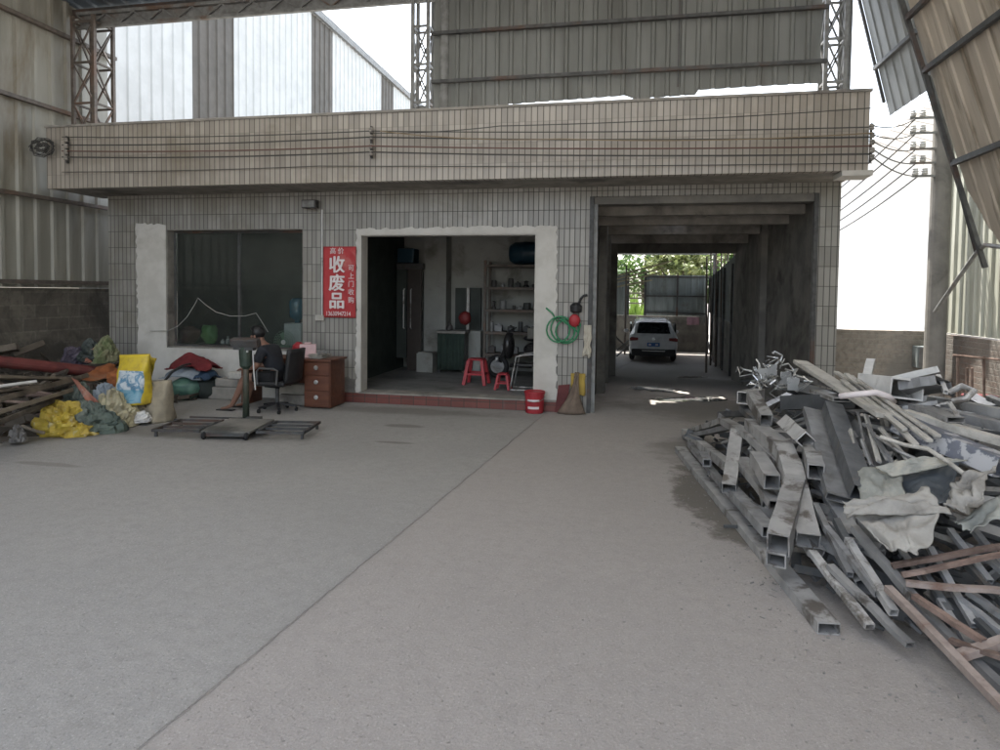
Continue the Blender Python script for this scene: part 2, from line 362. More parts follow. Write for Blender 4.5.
# ================================================================== GROUND
def gz(y): return 0. if y < 11 else -(min(y, 24.5)-11)*.058
def ground_mat():
    m, t, b = mat_base('yard concrete'); co = coords(t)
    sp = t.nodes.new('ShaderNodeSeparateXYZ'); t.links.new(co, sp.inputs[0]); x, y = sp.outputs[0], sp.outputs[1]
    base = mix(t, ramp(t, noise(t, co, .55, 8, .65, .3), .35, .68), (.325,.312,.296), (.285,.275,.262))
    base = mix(t, ramp(t, noise(t, co, 3.2, 8, .75), .50, .80), base, (.245,.236,.224))
    base = mix(t, ramp(t, noise(t, co, 11, 7, .8), .40, .70), base, (.25,.24,.225))
    base = mix(t, ramp(t, noise(t, co, 150, 2, .9), .54, .62), base, (.20,.193,.18))
    base = mix(t, ramp(t, noise(t, co, 75, 3, .8), .56, .68), base, (.43,.415,.395))
    base = mix(t, ramp(t, noise(t, co, 48, 3, .8, .2), .60, .70), base, (.15,.143,.135))
    base = mix(t, ramp(t, noise(t, co, 1.3, 9, .8, 1.0), .62, .80), base, (.375,.355,.33))      # dried mud bloom
    side = ramp(t, mth(t,'SUBTRACT',x,mth(t,'MULTIPLY_ADD',y,.0888,-1.966)), -.02, .02)
    base = mix(t, side, mix(t, .15, base, (.33,.33,.32)), mix(t, .3, base, (.40,.35,.322)))
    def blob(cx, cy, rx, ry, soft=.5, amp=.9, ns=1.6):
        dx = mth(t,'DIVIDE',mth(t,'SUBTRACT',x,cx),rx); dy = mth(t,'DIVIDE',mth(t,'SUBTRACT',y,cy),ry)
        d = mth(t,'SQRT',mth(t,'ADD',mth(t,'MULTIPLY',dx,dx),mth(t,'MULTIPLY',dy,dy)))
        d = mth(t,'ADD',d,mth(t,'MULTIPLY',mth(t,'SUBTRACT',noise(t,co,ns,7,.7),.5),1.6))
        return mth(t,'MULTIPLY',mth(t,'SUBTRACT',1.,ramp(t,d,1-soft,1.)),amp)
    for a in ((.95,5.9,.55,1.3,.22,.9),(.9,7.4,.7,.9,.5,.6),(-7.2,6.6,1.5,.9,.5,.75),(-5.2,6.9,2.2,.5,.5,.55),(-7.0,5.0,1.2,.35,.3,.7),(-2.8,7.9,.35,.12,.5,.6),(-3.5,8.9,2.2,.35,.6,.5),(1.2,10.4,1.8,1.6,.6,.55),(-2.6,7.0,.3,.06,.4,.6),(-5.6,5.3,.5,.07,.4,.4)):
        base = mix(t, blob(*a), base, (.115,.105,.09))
    w = mth(t,'MULTIPLY',mth(t,'SUBTRACT',noise(t,co,3,6,.7),.5),.045); w = mth(t,'ADD',w,mth(t,'MULTIPLY',mth(t,'SUBTRACT',noise(t,co,22,4,.8),.5),.030))
    jx = mth(t,'ABSOLUTE',mth(t,'ADD',mth(t,'SUBTRACT',x,mth(t,'MULTIPLY_ADD',y,.0888,-1.966)),w))
    j = mth(t,'SUBTRACT',1.,ramp(t,jx,.002,.008)); jb = mth(t,'MULTIPLY',mth(t,'SUBTRACT',1.,ramp(t,jx,.008,.05)),.12)
    jy = mth(t,'ABSOLUTE',mth(t,'ADD',mth(t,'SUBTRACT',y,8.55),mth(t,'MULTIPLY',w,1.2))); j2 = mth(t,'SUBTRACT',1.,ramp(t,jy,.003,.012))
    base = mix(t, jb, base, (.15,.14,.125)); base = mix(t, mth(t,'MULTIPLY',mth(t,'MAXIMUM',mth(t,'MULTIPLY',j,ramp(t,noise(t,co,1.1,5,.7),.3,.62)),mth(t,'MULTIPLY',j2,.6)),.2), base, (.16,.15,.138))
    # hairline scratches dragged across the slab
    sc = ramp(t, noise(t, co, 2.2, 6, .75, .8, stretch=(1.,6.,1.)), .66, .74)
    base = mix(t, mth(t,'MULTIPLY',sc,.22), base, (.42,.405,.38))
    t.links.new(base, b.inputs['Base Color'])
    t.links.new(mth(t,'MULTIPLY_ADD',noise(t,co,2,6),.25,.62), b.inputs['Roughness']); b.inputs['Specular IOR Level'].default_value = .3
    pit = ramp(t,noise(t,co,38,4,.75),.60,.72)
    t.links.new(mix(t, mth(t,'MULTIPLY',pit,.45), base, (.13,.125,.115)), b.inputs['Base Color'])
    h = mth(t,'ADD',mth(t,'SUBTRACT',mth(t,'MULTIPLY',noise(t,co,70,4,.7),.8),mth(t,'MULTIPLY',pit,.8)),mth(t,'SUBTRACT',mth(t,'MULTIPLY',noise(t,co,7,6,.7),1.2),mth(t,'MULTIPLY',j,2.)))
    bump(t, b, h, .8, .010)
    return m
M['ground'] = ground_mat()
g = MB(); ys = [-160,-30,-4]+[i for i in range(-3,11)]+[11+i*.9 for i in range(0,16)]+[26,30,45,90,320]; xs = [-220,-60,-30]+list(range(-20,21,2))+[30,60,220]
for yy in ys: g.v += [Vector((xx, yy, gz(yy))) for xx in xs]
nx = len(xs); g.f = [(j*nx+i, j*nx+i+1, (j+1)*nx+i+1, (j+1)*nx+i) for j in range(len(ys)-1) for i in range(nx-1)]
struct(g, 'ground', M['ground'])

m_w, t_, b_ = mat_base('wet film'); b_.inputs['Base Color'].default_value = (.12,.12,.12,1); b_.inputs['Roughness'].default_value = .06; b_.inputs['Specular IOR Level'].default_value = 1.
bump(t_, b_, noise(t_, coords(t_), 5, 3), .08, .01)
def puddle(px_pts, lift):
    pts = []
    for px, py in px_pts:
        p = at(px, py, z=0.)
        for _ in range(8): p = at(px, py, z=gz(p.y)+lift)
        pts.append(p)
    mb = MB(); m = len(pts)
    mb.add(pts+[p-Z*.003 for p in pts], [tuple(range(m)), tuple(range(2*m-1,m-1,-1))]+[(k,m+k,m+(k+1)%m,(k+1)%m) for k in range(m)])
    return mb
def blobline(cx, cy, rx, ry, n=26, seed=0, tilt=0.):
    random.seed(seed); out_ = []
    for k in range(n):
        a = 2*math.pi*k/n; q = random.uniform(.65, 1.1)
        out_.append((cx+rx*math.cos(a)*q, cy+ry*math.sin(a)*q+tilt*rx*math.cos(a)))
    return out_
struct(puddle(blobline(655,389,27,2.6,seed=3,tilt=.07), .006), 'puddle', m_w)
struct(puddle(blobline(690,399,40,2.6,seed=5), .006), 'puddle', m_w)
struct(puddle(blobline(692,377,16,.9,seed=6), .006), 'puddle', m_w)

# ================================================================== TILED BUILDING
YF = 9.45
B = thing('depot_building', 'white tiled single storey workshop building with wide open doorway and drive-through passage', 'building', (-3, YF, 0))
w = MB()
w.box(-8.67,-7.55,YF,YF+.24,0,3.3).box(-7.55,-5.08,YF,YF+.24,0,.77).box(-7.55,-5.08,YF,YF+.24,2.73,3.3)
w.box(-5.08,-4.1,YF,YF+.24,0,3.3).box(-4.1,-1.34,YF,YF+.24,2.63,3.3).box(-1.34,-.56,YF,YF+.24,0,3.3).box(-.56,2.53,YF,YF+.24,3.16,3.3).box(2.53,2.80,YF,YF+.24,-.02,3.3)
w.build('front_wall', M['tile'], B)
random.seed(11)
def ragged(edge_pts, jit=.02, step=.055):
    out_ = []
    n = len(edge_pts)
    for i in range(n):
        a, fl = edge_pts[i][:2], edge_pts[i][2]; b = edge_pts[(i+1)%n][:2]
        L = math.dist(a, b); k = max(1, int(L/step)) if fl else 1
        for q in range(k):
            f = q/k; jx = random.uniform(-jit, jit) if fl and q else 0; jz = random.uniform(-jit, jit) if fl and q else 0
            out_.append((a[0]+(b[0]-a[0])*f+jx, a[1]+(b[1]-a[1])*f+jz))
    return out_
def patch(pts): return MB().prism(ragged(pts), (0,YF,0), X, Z, -Y, .012)
patch([(-8.12,0,1),(-8.12,2.86,1),(-7.556,2.84,0),(-7.556,.765,0),(-5.086,.765,0),(-5.086,.0,0)][::-1] if False else [(-8.1,0.,1),(-8.12,2.84,1),(-7.556,2.80,0),(-7.556,.762,0),(-5.1,.762,1),(-5.1,0.,0)]).build('plaster_patch', M['plaster'], B)
patch([(-4.17,0.15,1),(-4.17,2.72,1),(-1.04,2.74,1),(-1.0,.15,0),(-1.336,.15,0),(-1.336,2.628,0),(-4.104,2.628,0),(-4.104,.15,0)]).build('plaster_patch', M['plaster'], B)
# reveals of the two openings
rv = MB()
rv.box(-7.552,-7.538,YF+.004,YF+.236,.77,2.728).box(-5.092,-5.078,YF+.004,YF+.236,.77,2.728).box(-7.538,-5.092,YF+.004,YF+.236,.768,.782).box(-7.538,-5.092,YF+.004,YF+.236,2.716,2.728)
rv.build('window_reveal', M['cement'], B)
rv = MB(); rv.box(-4.102,-4.088,YF-.01,YF+.24,.15,2.628).box(-1.352,-1.338,YF-.01,YF+.24,.15,2.628).box(-4.088,-1.352,YF+.004,YF+.24,2.612,2.628)
rv.build('door_reveal', M['plaster'], B)
MB().box(-4.72,-.9,YF-.06,YF-.002,0,.145).build('step_riser', M['red_tile'], B)
MB().box(-4.1,-1.0,YF-.075,YF+.26,.146,.17).build('threshold', M['cement'], B, bevel=.006)
# fascia, soffit and parapet
MB().box(-9.03,2.85,8.63,8.75,3.30,4.25).build('fascia', M['tile_band'], B)
cp = MB().box(-9.05,2.87,8.61,8.78,4.251,4.285); cp.build('coping', M['cement'], B)
MB().box(-9.0,2.83,8.752,YF+.25,3.302,3.42).build('canopy_slab', M['cement'], B)
MB().box(2.55,2.90,8.60,8.95,3.235,3.298).build('canopy_corner', M['plaster'], B)
def floor_at(px, py):
    p = at(px, py, z=0.)
    for _ in range(8): p = at(px, py, z=gz(p.y)+.0)
    return p
# unseen slots added in the slab to cast two sun streaks on the passage floor
random.seed(12); sun_slots = []
for pts_ in (((640,387.5),(662,389.5),(690,393.5)),((650,402.5),(690,399.5),(727,397.5))):
    L_ = []
    for px,py in pts_:
        q = floor_at(px,py); q = q+to_sun*((3.38-q.z)/to_sun.z); L_.append((q.x,q.y))
    sun_slots.append(sorted(L_))
rs_ = MB().box(-8.67,-.9,YF+.252,16.6,3.30,3.46); x_ = -.9
while x_ < 2.79:
    x2_ = min(2.8, x_+.11); xc = (x_+x2_)/2; op = []
    for L_ in sun_slots:
        for (xa,ya),(xb,yb) in zip(L_[:-1],L_[1:]):
            if xa <= xc < xb:
                yc_ = ya+(yb-ya)*(xc-xa)/(xb-xa); h_ = random.uniform(.12,.30); op.append((yc_-h_,yc_+h_)); break
    op.sort(); yc_ = YF+.252
    for a_y,b_y in op: rs_.box(x_,x2_,yc_,a_y,3.30,3.46); yc_ = max(b_y,yc_+.01)
    rs_.box(x_,x2_,yc_,16.6,3.30,3.46); x_ = x2_
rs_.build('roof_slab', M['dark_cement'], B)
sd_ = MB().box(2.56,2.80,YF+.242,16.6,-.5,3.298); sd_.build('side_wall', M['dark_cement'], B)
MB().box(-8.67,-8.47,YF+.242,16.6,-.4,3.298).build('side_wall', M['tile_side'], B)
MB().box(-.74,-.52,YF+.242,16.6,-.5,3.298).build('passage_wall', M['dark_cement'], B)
# passage: reveals, pilasters, beams, far lintel
be = MB()
be.box(-.518,2.558,YF+.03,YF+.30,3.05,3.158)
be.build('roller_box', M['dark_cement'], B)
for yy, zb, hw in ((10.35,2.98,.16),(11.3,2.93,.15),(13.05,2.93,.14),(14.9,2.9,.14)):
    MB().box(-.518,2.558,yy-hw/2,yy+hw/2,zb,3.297).build('beam', M['cement'], B)
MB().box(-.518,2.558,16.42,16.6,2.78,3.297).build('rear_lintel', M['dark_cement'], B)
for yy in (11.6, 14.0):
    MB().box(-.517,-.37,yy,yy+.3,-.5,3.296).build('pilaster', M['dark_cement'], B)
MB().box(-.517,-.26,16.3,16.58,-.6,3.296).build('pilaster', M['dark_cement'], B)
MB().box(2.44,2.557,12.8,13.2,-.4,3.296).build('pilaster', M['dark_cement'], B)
# roller shutter guide rails
for xx, nm in ((-.535,1),(2.50,-1)):
    MB().box(xx-.02,xx+.09,YF+.02,YF+.1,0,3.05).build('shutter_rail', M['steel_grey'], B)
MB().box(-.56,-.50,YF-.02,YF+.016,0,3.158).build('dark_jamb', M['steel_dark'], B)
MB().box(2.47,2.528,YF-.012,YF+.018,0,3.158).build('dark_jamb', M['steel_dark'], B)
# dusty window glass
m_g, t_, b_ = mat_base('dusty window glass')
tp_ = t_.nodes.new('ShaderNodeBsdfTransparent'); tp_.inputs[0].default_value = (.93,.96,.94,1); gl_ = t_.nodes.new('ShaderNodeBsdfGlossy'); gl_.inputs['Roughness'].default_value = .06
fr_ = t_.nodes.new('ShaderNodeFresnel'); fr_.inputs[0].default_value = 1.5; ms = t_.nodes.new('ShaderNodeMixShader'); t_.links.new(fr_.outputs[0], ms.inputs[0]); t_.links.new(tp_.outputs[0], ms.inputs[1]); t_.links.new(gl_.outputs[0], ms.inputs[2])
df_ = t_.nodes.new('ShaderNodeBsdfDiffuse'); df_.inputs[0].default_value = (.32,.35,.32,1); m2_ = t_.nodes.new('ShaderNodeMixShader')
t_.links.new(mth(t_,'MULTIPLY_ADD',noise(t_,coords(t_),2.5,6),.04,.015), m2_.inputs[0]); t_.links.new(ms.outputs[0], m2_.inputs[1]); t_.links.new(df_.outputs[0], m2_.inputs[2]); t_.links.new(m2_.outputs[0], t_.nodes['Material Output'].inputs[0])
wf = MB()
for xa,xb in ((-7.536,-7.50),(-5.13,-5.094),(-6.34,-6.30)): wf.box(xa,xb,YF+.16,YF+.20,.784,2.714)
wf.box(-7.499,-6.341,YF+.16,YF+.20,2.68,2.714).box(-6.299,-5.131,YF+.16,YF+.20,2.68,2.714).box(-7.499,-6.341,YF+.16,YF+.20,.784,.81).box(-6.299,-5.131,YF+.16,YF+.20,.784,.81)
wfo = wf.build('window_frame', M['steel_dark'], B)
MB().box(-7.498,-6.342,YF+.176,YF+.182,.812,2.678).build('pane', m_g, wfo); MB().box(-6.298,-5.132,YF+.184,YF+.190,.812,2.678).build('pane', m_g, wfo)
# rooms
r_ = MB().box(-8.468,-.742,13.0,13.12,.0,3.298); r_.build('room_wall', M['inner_white'], B)
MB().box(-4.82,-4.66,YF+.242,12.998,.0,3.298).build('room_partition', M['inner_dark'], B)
MB().box(-8.468,-8.44,YF+.25,12.89,.1,3.297).build('shade_lining', M['inner_dark'], B)  # dark linings added so the window room stays in shade
MB().box(-8.466,-4.822,12.9,12.998,.1,3.297).build('shade_lining', M['inner_dark'], B)
MB().box(-.80,-.742,YF+.242,12.998,.1,3.297).build('room_lining', M['inner_white'], B)
MB().box(-8.468,-.742,YF+.262,12.998,.0,.146).build('room_floor', M['inner_floor'], B)
# ragged shreds of tile joints: cement smears low on the wall
MB().prism(ragged([(-4.7,0.15,0),(-4.72,.42,1),(-4.18,.36,1),(-4.18,.15,0)],.03,.07),(0,YF,0),X,Z,-Y,.006).build('cement_smear', M['cement'], B)

# ================================================================== WALLS AND CLADDING OF THE SHED
LW = thing('cladding_wall', 'tall ribbed metal cladding wall with horizontal rails along the left side of the yard', 'wall', (-9.25, 4, 1.75))
MB().corr((-9.25,-4.5,1.74), Y, Z, X, 14.6, 6.4, .30, .035).build('sheeting', M['sheet_left'], LW)
for z0 in (1.80,3.14,4.60,5.85,7.0):
    MB().box(-9.205,-9.13,-4.5,10.2,z0,z0+.06).build('rail', M['steel_brown'], LW)
blk = brick_mat('sooty block', (.15,.135,.11), (.105,.095,.08), (.17,.155,.13), .42, .21, 'yz', .014, dirt=(.055,.05,.042))
MB().box(-9.42,-9.26,-4.5,10.6,0,1.735).build('block_wall', blk, None, 'low sooty concrete block wall under the ribbed cladding on the left', 'wall', keep=True)

def lattice(name, label, c, wdt, z0, z1, mat, mat2, step=.62):
    L = thing(name, label, 'column', (c[0], c[1], z0))
    h = wdt/2; cs = [Vector((c[0]+a*h, c[1]+b*h, 0)) for a, b in ((-1,-1),(1,-1),(1,1),(-1,1))]
    for p in cs: MB().bar(p+Z*z0, p+Z*z1, .05, .05).build('chord', mat, L)
    k = int((z1-z0)/step)
    for e in range(4):
        a, b = cs[e], cs[(e+1)%4]
        mb = MB()
        for i in range(k):
            za, zb = z0+i*step, z0+(i+1)*step
            if e % 2 == 0 or i % 2: mb.bar(a+Z*za, b+Z*zb, .022, .022)
            if e % 2 == 0 or not i % 2: mb.bar(b+Z*za, a+Z*zb, .022, .022)
            mb.bar(a+Z*zb, b+Z*zb, .03, .03)
        mb.build('lacing', mat2, L)
    return L
LL = lattice('lattice_column', 'brown lattice steel column beside the ribbed left wall above the roof edge', (-8.83,9.35), .40, 3.46, 6.2, M['steel_brown'], M['steel_brown'], .66)
MB().cyl((-8.83,9.35,3.46),(-8.83,9.35,6.2),.055).build('core_pipe', M['steel_brown'], LL)
lattice('lattice_column', 'grey lattice steel column at the left end of the hanging cladding panel', (-3.10,9.42), .24, 3.46, 6.2, M['steel_grey'], M['steel_grey'], .56)
lattice('lattice_column', 'grey lattice steel column at the right end of the hanging cladding panel', (2.62,9.38), .24, 3.46, 6.6, M['steel_grey'], M['steel_grey'], .56)
MB().cyl((2.80,9.42,3.46),(2.80,9.42,6.6),.06).build('roof_pipe', M['steel_grey'], None, 'round grey steel post right beside the right lattice column', 'post')

# roof over the yard
RF = thing('shed_roof', 'dark blue grey sheet metal roof of the open shed over the yard', 'roof', (-3, 4, 6.1))
v_ = Vector((0,-1,.10)).normalized()
MB().corr((-9.35,9.75,6.42), X, v_, Vector((0,.1,1)).normalized(), 12.1, 1.5, .3, .035).build('roof_sheet', M['roof'], RF)
m_t, t_, b_ = mat_base('fibreglass skylight'); b_.inputs['Base Color'].default_value = (.7,.68,.6,1)  # translucent strips added out of view to spread light over the yard floor
tl = t_.nodes.new('ShaderNodeBsdfTranslucent'); tl.inputs[0].default_value = (.60,.59,.56,1); ms = t_.nodes.new('ShaderNodeMixShader'); ms.inputs[0].default_value = .85
t_.links.new(b_.outputs[0], ms.inputs[1]); t_.links.new(tl.outputs[0], ms.inputs[2]); t_.links.new(ms.outputs[0], t_.nodes['Material Output'].inputs[0]); M['added_skylight'] = m_t
ro = Vector((-9.35,9.75,6.42))+v_*1.46; xs_ = [0,1.7,3.1,4.7,6.1,7.7,9.1,10.4,11.6,12.1]
for i in range(9):
    sky_ = i % 2 == 1
    MB().corr(ro+X*(xs_[i]-.06*sky_)+Z*(.012+.012*sky_), X, v_, Vector((0,.1,1)).normalized(), xs_[i+1]-xs_[i]+.12*sky_, 7.8, .3, .035).build('added_skylight' if sky_ else 'roof_sheet', M['added_skylight' if sky_ else 'roof'], RF)

for i in range(6):
    yy = 9.4-i*1.75; zz = 6.42+(9.75-yy)*.1-.10
    MB().box(-9.3,2.7,yy-.03,yy+.03,zz-.07,zz+.055).build('purlin', M['steel_dark'], RF)
tr = MB(); tr.bar((-9.1,9.32,6.08),(2.7,9.32,6.08),.06,.05).bar((-9.1,9.32,6.30),(2.7,9.32,6.30),.06,.05); tr.build('eave_chord', M['steel_grey'], RF)
tr = MB(); n_ = 44
for i in range(n_):
    a = -9.1+11.8*i/n_; b = -9.1+11.8*(i+1)/n_
    tr.bar((a,9.32,6.10 if i%2 else 6.28),(b,9.32,6.28 if i%2 else 6.10),.02,.02)
tr.build('eave_lacing', M['steel_grey'], RF)
MB().box(-9.1,2.7,9.36,9.375,6.075,6.34).build('eave_flashing', M['steel_grey'], RF)

# gable cladding that hangs above the roof edge, ragged along the bottom
GP = thing('hanging_cladding', 'big dark grey ribbed cladding panel hanging above the tiled fascia', 'cladding panel', (0, 9.3, 4.5))
GB = [(-2.9,at(434,112,y=9.28).z)]+[(at(px,py,y=9.28).x,at(px,py,y=9.28).z) for px,py in ((483,106.5),(632,95.5),(632.3,99.5),(696,95),(696.3,90.5),(760,86.5),(826,83))]
def gbot(a):
    x = -2.88+a
    for (xa,za),(xb,zb) in zip(GB[:-1],GB[1:]):
        if x <= xb: return za+(zb-za)*max(0,x-xa)/(xb-xa)-4.46
    return GB[-1][1]-4.46
random.seed(4)
MB().corr((-2.88,9.28,4.46), X, Z, -Y, 5.32, 1.86, .20, .025, bot=gbot).build('sheeting', M['sheet_mid'], GP)
for zz in (4.82,5.52,6.12):
    MB().box(-2.9,2.5,9.19,9.245,zz,zz+.045).build('rail', M['steel_dark'], GP)
MB().cyl((-2.72,9.30,3.46),(-2.72,9.30,6.2),.075,n=14).build('edge_pipe', M['steel_grey'], GP)
MB().bar((.62,9.22,4.6),(.62,9.22,6.3),.014,.014).build('brace', M['steel_dark'], GP)

# tilted side cladding on the right
sl = Vector((.302,0,-.953)).normalized()          # down the slope
nrm = sl.cross(Y).normalized()
if nrm.x > 0: nrm = -nrm
pA = at(908,0,y=8.15)
top = pA - sl*2.3
P2 = thing('slanted_cladding', 'large brown ribbed cladding panel leaning over the scrap heap on the right', 'cladding panel', tuple(at(990,260,y=8.15)))
Ltot = (at(990,262,y=8.15)-top).length
def along(px, py, pl):     # point where the view meets the slanted plane
    d = ray(px,py); return CAMP + d*((pl-CAMP).dot(nrm)/d.dot(nrm))
q1 = along(951,163,top); q2 = along(1000,243,top); a1, s1, a2_, s2 = top.y-q1.y, (q1-top).dot(sl), top.y-q2.y, (q2-top).dot(sl)
MB().corr(top, -Y, sl, nrm, 10.5, Ltot, .24, .014, top=lambda a: min(s1+(s2-s1)*(a-a1)/(a2_-a1), Ltot+.6)).build('sheeting', M['sheet_right'], P2)
for q in (.4, .4+1.28*1, 0):
    pass
for px, py in ((928,70),(952,164),(1000,-70)):
    p = along(px,py,top); s_ = (p-top).dot(sl); q0 = top+sl*s_+nrm*.05
    MB().bar(q0+Y*.02, q0-Y*10.4, .05, .06).build('rail', M['steel_dark'], P2)
MB().bar(top+nrm*.05+Y*.03, top+sl*(Ltot+.05)+nrm*.05+Y*.03, .045,.045).build('edge_angle', M['steel_dark'], P2)
slB = (at(890,116,y=9.6)-at(862,0,y=9.6)).normalized()
topB = at(862,0,y=9.6) - slB*2.0
P1 = thing('short_cladding', 'short blue grey ribbed cladding panel hanging between lattice column and the brown slanted panel', 'cladding panel', tuple(at(890,116,y=9.6)))
LB = (at(890,116,y=9.6)-topB).length
WB = 1.28
MB().corr(topB, -Y, slB, nrm, WB, LB, .24, .014).build('sheeting', M['sheet_blue'], P1)
p = along(878,76,topB); s_ = (p-topB).dot(slB)
MB().bar(topB+slB*s_+nrm*.05, topB+slB*s_+nrm*.05-Y*WB, .045,.05).build('rail', M['steel_dark'], P1)
e0 = topB+nrm*.02+Y*.03; e1 = along(868,97,topB)
MB().bar(e0, topB+slB*(LB-.2)+nrm*.02+Y*.03, .035,.035).build('edge_angle', M['steel_dark'], P1)
# upright sheet, low brick wall, pole
VS = thing('upright_cladding', 'pale upright ribbed sheet standing on the low brick wall behind the scrap heap', 'cladding panel', (4.5,6,1.26))
MB().corr((4.5,10.62,1.26), -Y, Z, -X, 12., 4.6, .19, .028).build('sheeting', M['sheet_pale'], VS)
bw = brick_mat('dusty red brick', (.12,.085,.068), (.095,.068,.055), (.12,.11,.096), .25, .075, 'yz', .009, dirt=(.13,.12,.105))
bw2 = brick_mat('dusty pale brick', (.27,.24,.20), (.22,.195,.165), (.25,.235,.205), .25, .075, 'xz', .009, dirt=(.17,.16,.14))
MB().box(4.42,4.62,-4,10.69,0,1.24).build('brick_wall', bw, None, 'low dark red brick wall behind the scrap heap on the right', 'wall', keep=True)
MB().box(2.86,4.7,10.7,10.9,-.1,1.25).build('brick_wall', bw2, None, 'low pale dusty brick wall between the tiled pillar and the pole', 'wall', keep=True)
PL = thing('utility_pole', 'round grey concrete pole with a rack of insulators beside the slanted cladding', 'pole', (4.22,9.95,0))
MB().cyl((4.22,9.95,0),(4.22,9.95,6.3),.135,.115,n=20).build('shaft', M['dark_cement'], PL, smooth=False)
ins_prof = [(.0,0),(.028,.0),(.045,.02),(.03,.035),(.045,.05),(.03,.065),(.036,.085),(.0,.09)]
ins_pts = []
for i, (px, py) in enumerate(((921,118),(921,133),(921,149),(921,163),(923,176))):
    p = at(px,py,y=9.9); ins_pts.append(p+Vector((-.06,0,.0)))
    mb = MB().bar(p+X*.25, p-X*.14, .03,.03); c_ = mb.build('crossarm', M['steel_grey'], PL)
    for dx in (-.10,.02):
        MB().lathe(p+X*dx+Z*.015, ins_prof, 10).build('insulator', M['white_paint'], c_)
mb = MB().bar(along(930,75,top+nrm*-.02), at(977,252,y=8.4), .04,.04)
SB = thing('pipe_brace', 'dark steel pipe frame with forked ends under the brown slanted cladding', 'pipe frame', tuple(at(935,312,y=9.3)))
mb.build('pipe', M['steel_dark'], SB)
MB().path([at(977,252,y=8.4), at(955,283,y=8.9), at(935,312,y=9.5)], .024, 8).build('pipe', M['steel_grey'], SB)
MB().path([at(977,252,y=8.4), at(985,245,y=8.0), at(1002,247,y=7.4), at(1040,249,y=6.2)], .024, 8).build('pipe', M['steel_grey'], SB)

# wires along the fascia
WR = [(136,128,133),(142,136,141),(148,142,148),(154,149,153),(162,167,160)]
def wire(pts, sag, r, mat, label, name='power_cable', n=14):
    out_ = []
    for a, b in zip(pts[:-1], pts[1:]):
        for k in range(n):
            f = k/n; out_.append(a+(b-a)*f-Z*sag*4*f*(1-f))
    out_.append(pts[-1]); return MB().path(out_, r, 6).build(name, mat, None, label, 'cable')
M['cable'] = plain('black cable', (.06,.058,.054), .6); M['cable_red'] = plain('faded red cable', (.14,.075,.06), .6)
M['cable_tan'] = plain('tan cable', (.24,.18,.11), .7); M['cable_white'] = plain('white cable', (.3,.3,.28), .6)
yc = 8.52
ends = [(880,126),(880,135),(880,142),(880,150),(880,158)]
LY = [(137,'topmost cable strung along the tiled fascia','cable',.007),(145,'second cable from the top along the tiled fascia','cable',.009),(151,'faded red third cable along the tiled fascia','cable_red',.010),(157,'fourth cable from the top along the tiled fascia','cable',.010)]
mids = [131,137,146,152]; rs = [127,137,146,154]
for i, (ly, lb, mt, rr) in enumerate(LY):
    wire([at(62,ly,y=yc), at(371,mids[i],y=yc-.02), at(872,rs[i],y=yc)], .035, rr, M[mt], lb)
wire([at(62,172,y=yc+.07), at(320,166,y=yc+.07), at(872,163,y=yc+.07)], .02, .006, M['cable'], 'thin lowest cable stapled along the tiled fascia')
wire([at(371,133,y=yc), at(500,126,y=yc), at(872,108,y=yc)], .03, .006, M['cable'], 'thin cable rising from the middle bracket to the right end of the fascia')
wire([at(380,131,y=yc-.03), at(560,139,y=yc-.03), at(872,133,y=yc-.04)], .05, .007, M['cable_tan'], 'tan slack cable running right from the middle fascia bracket')
for i, e in enumerate(ins_pts):
    e2 = Vector((3.0+.12*i, 15.5, 2.95-.06*i))
    wire([e, e2], .15, .010, M['cable'], 'drooping cable %s on the pole rack leading behind the tiled pillar' % ['topmost','second from top','in the middle','second from bottom','lowest'][i])
    wire([at(874,ends[i][1],y=yc), e], .06, .008, M['cable'], 'short cable %s between fascia corner rack and pole rack' % ['topmost','second from top','in the middle','second from bottom','lowest'][i])
def rack(px, ys_, label, both=True):
    p0 = at(px, ys_[0]-4, y=8.56); p1 = at(px, ys_[-1]+5, y=8.56)
    R_ = thing('cable_rack', label, 'cable bracket', (p0.x, 8.56, p1.z))
    MB().bar(p0+Y*.02, Vector((p0.x,8.58,p1.z)), .045,.02).build('bracket', M['steel_dark'], R_)
    for yy in ys_:
        q = at(px,yy,y=8.52)
        MB().lathe(q-Z*.035, [(.0,0),(.022,.0),(.034,.016),(.022,.032),(.034,.048),(.022,.066),(0,.07)], 10).build('insulator', M['cement'], R_)
rack(371, [130,137,146,153], 'dark four insulator cable rack at the middle of the fascia')
rack(66, [140,146,152,158], 'dark cable rack beside the coiled tangle at the left end of the fascia')
rack(872, [127,135,142,150,157], 'five insulator cable rack at the right corner of the fascia')
random.seed(21)
for (cx,cy,lab) in ((50,150,'tangle of old cable coiled at the left end of the fascia'),):
    mb = MB()
    for k in range(7):
        pts = []
        c0 = Vector((-8.98,8.5,3.92)); q = random.uniform(.05,.17)
        for i in range(22):
            a = i*.75; pts.append(c0+Vector((q*math.cos(a)*1.5+.02*math.sin(i+k)+random.uniform(-.02,.02), random.uniform(-.03,.04), q*math.sin(a)*.9+random.uniform(-.03,.03))))
        mb.path(pts, .007, 5)
    mb.build('cable_tangle', M['cable'], None, lab, 'cable')

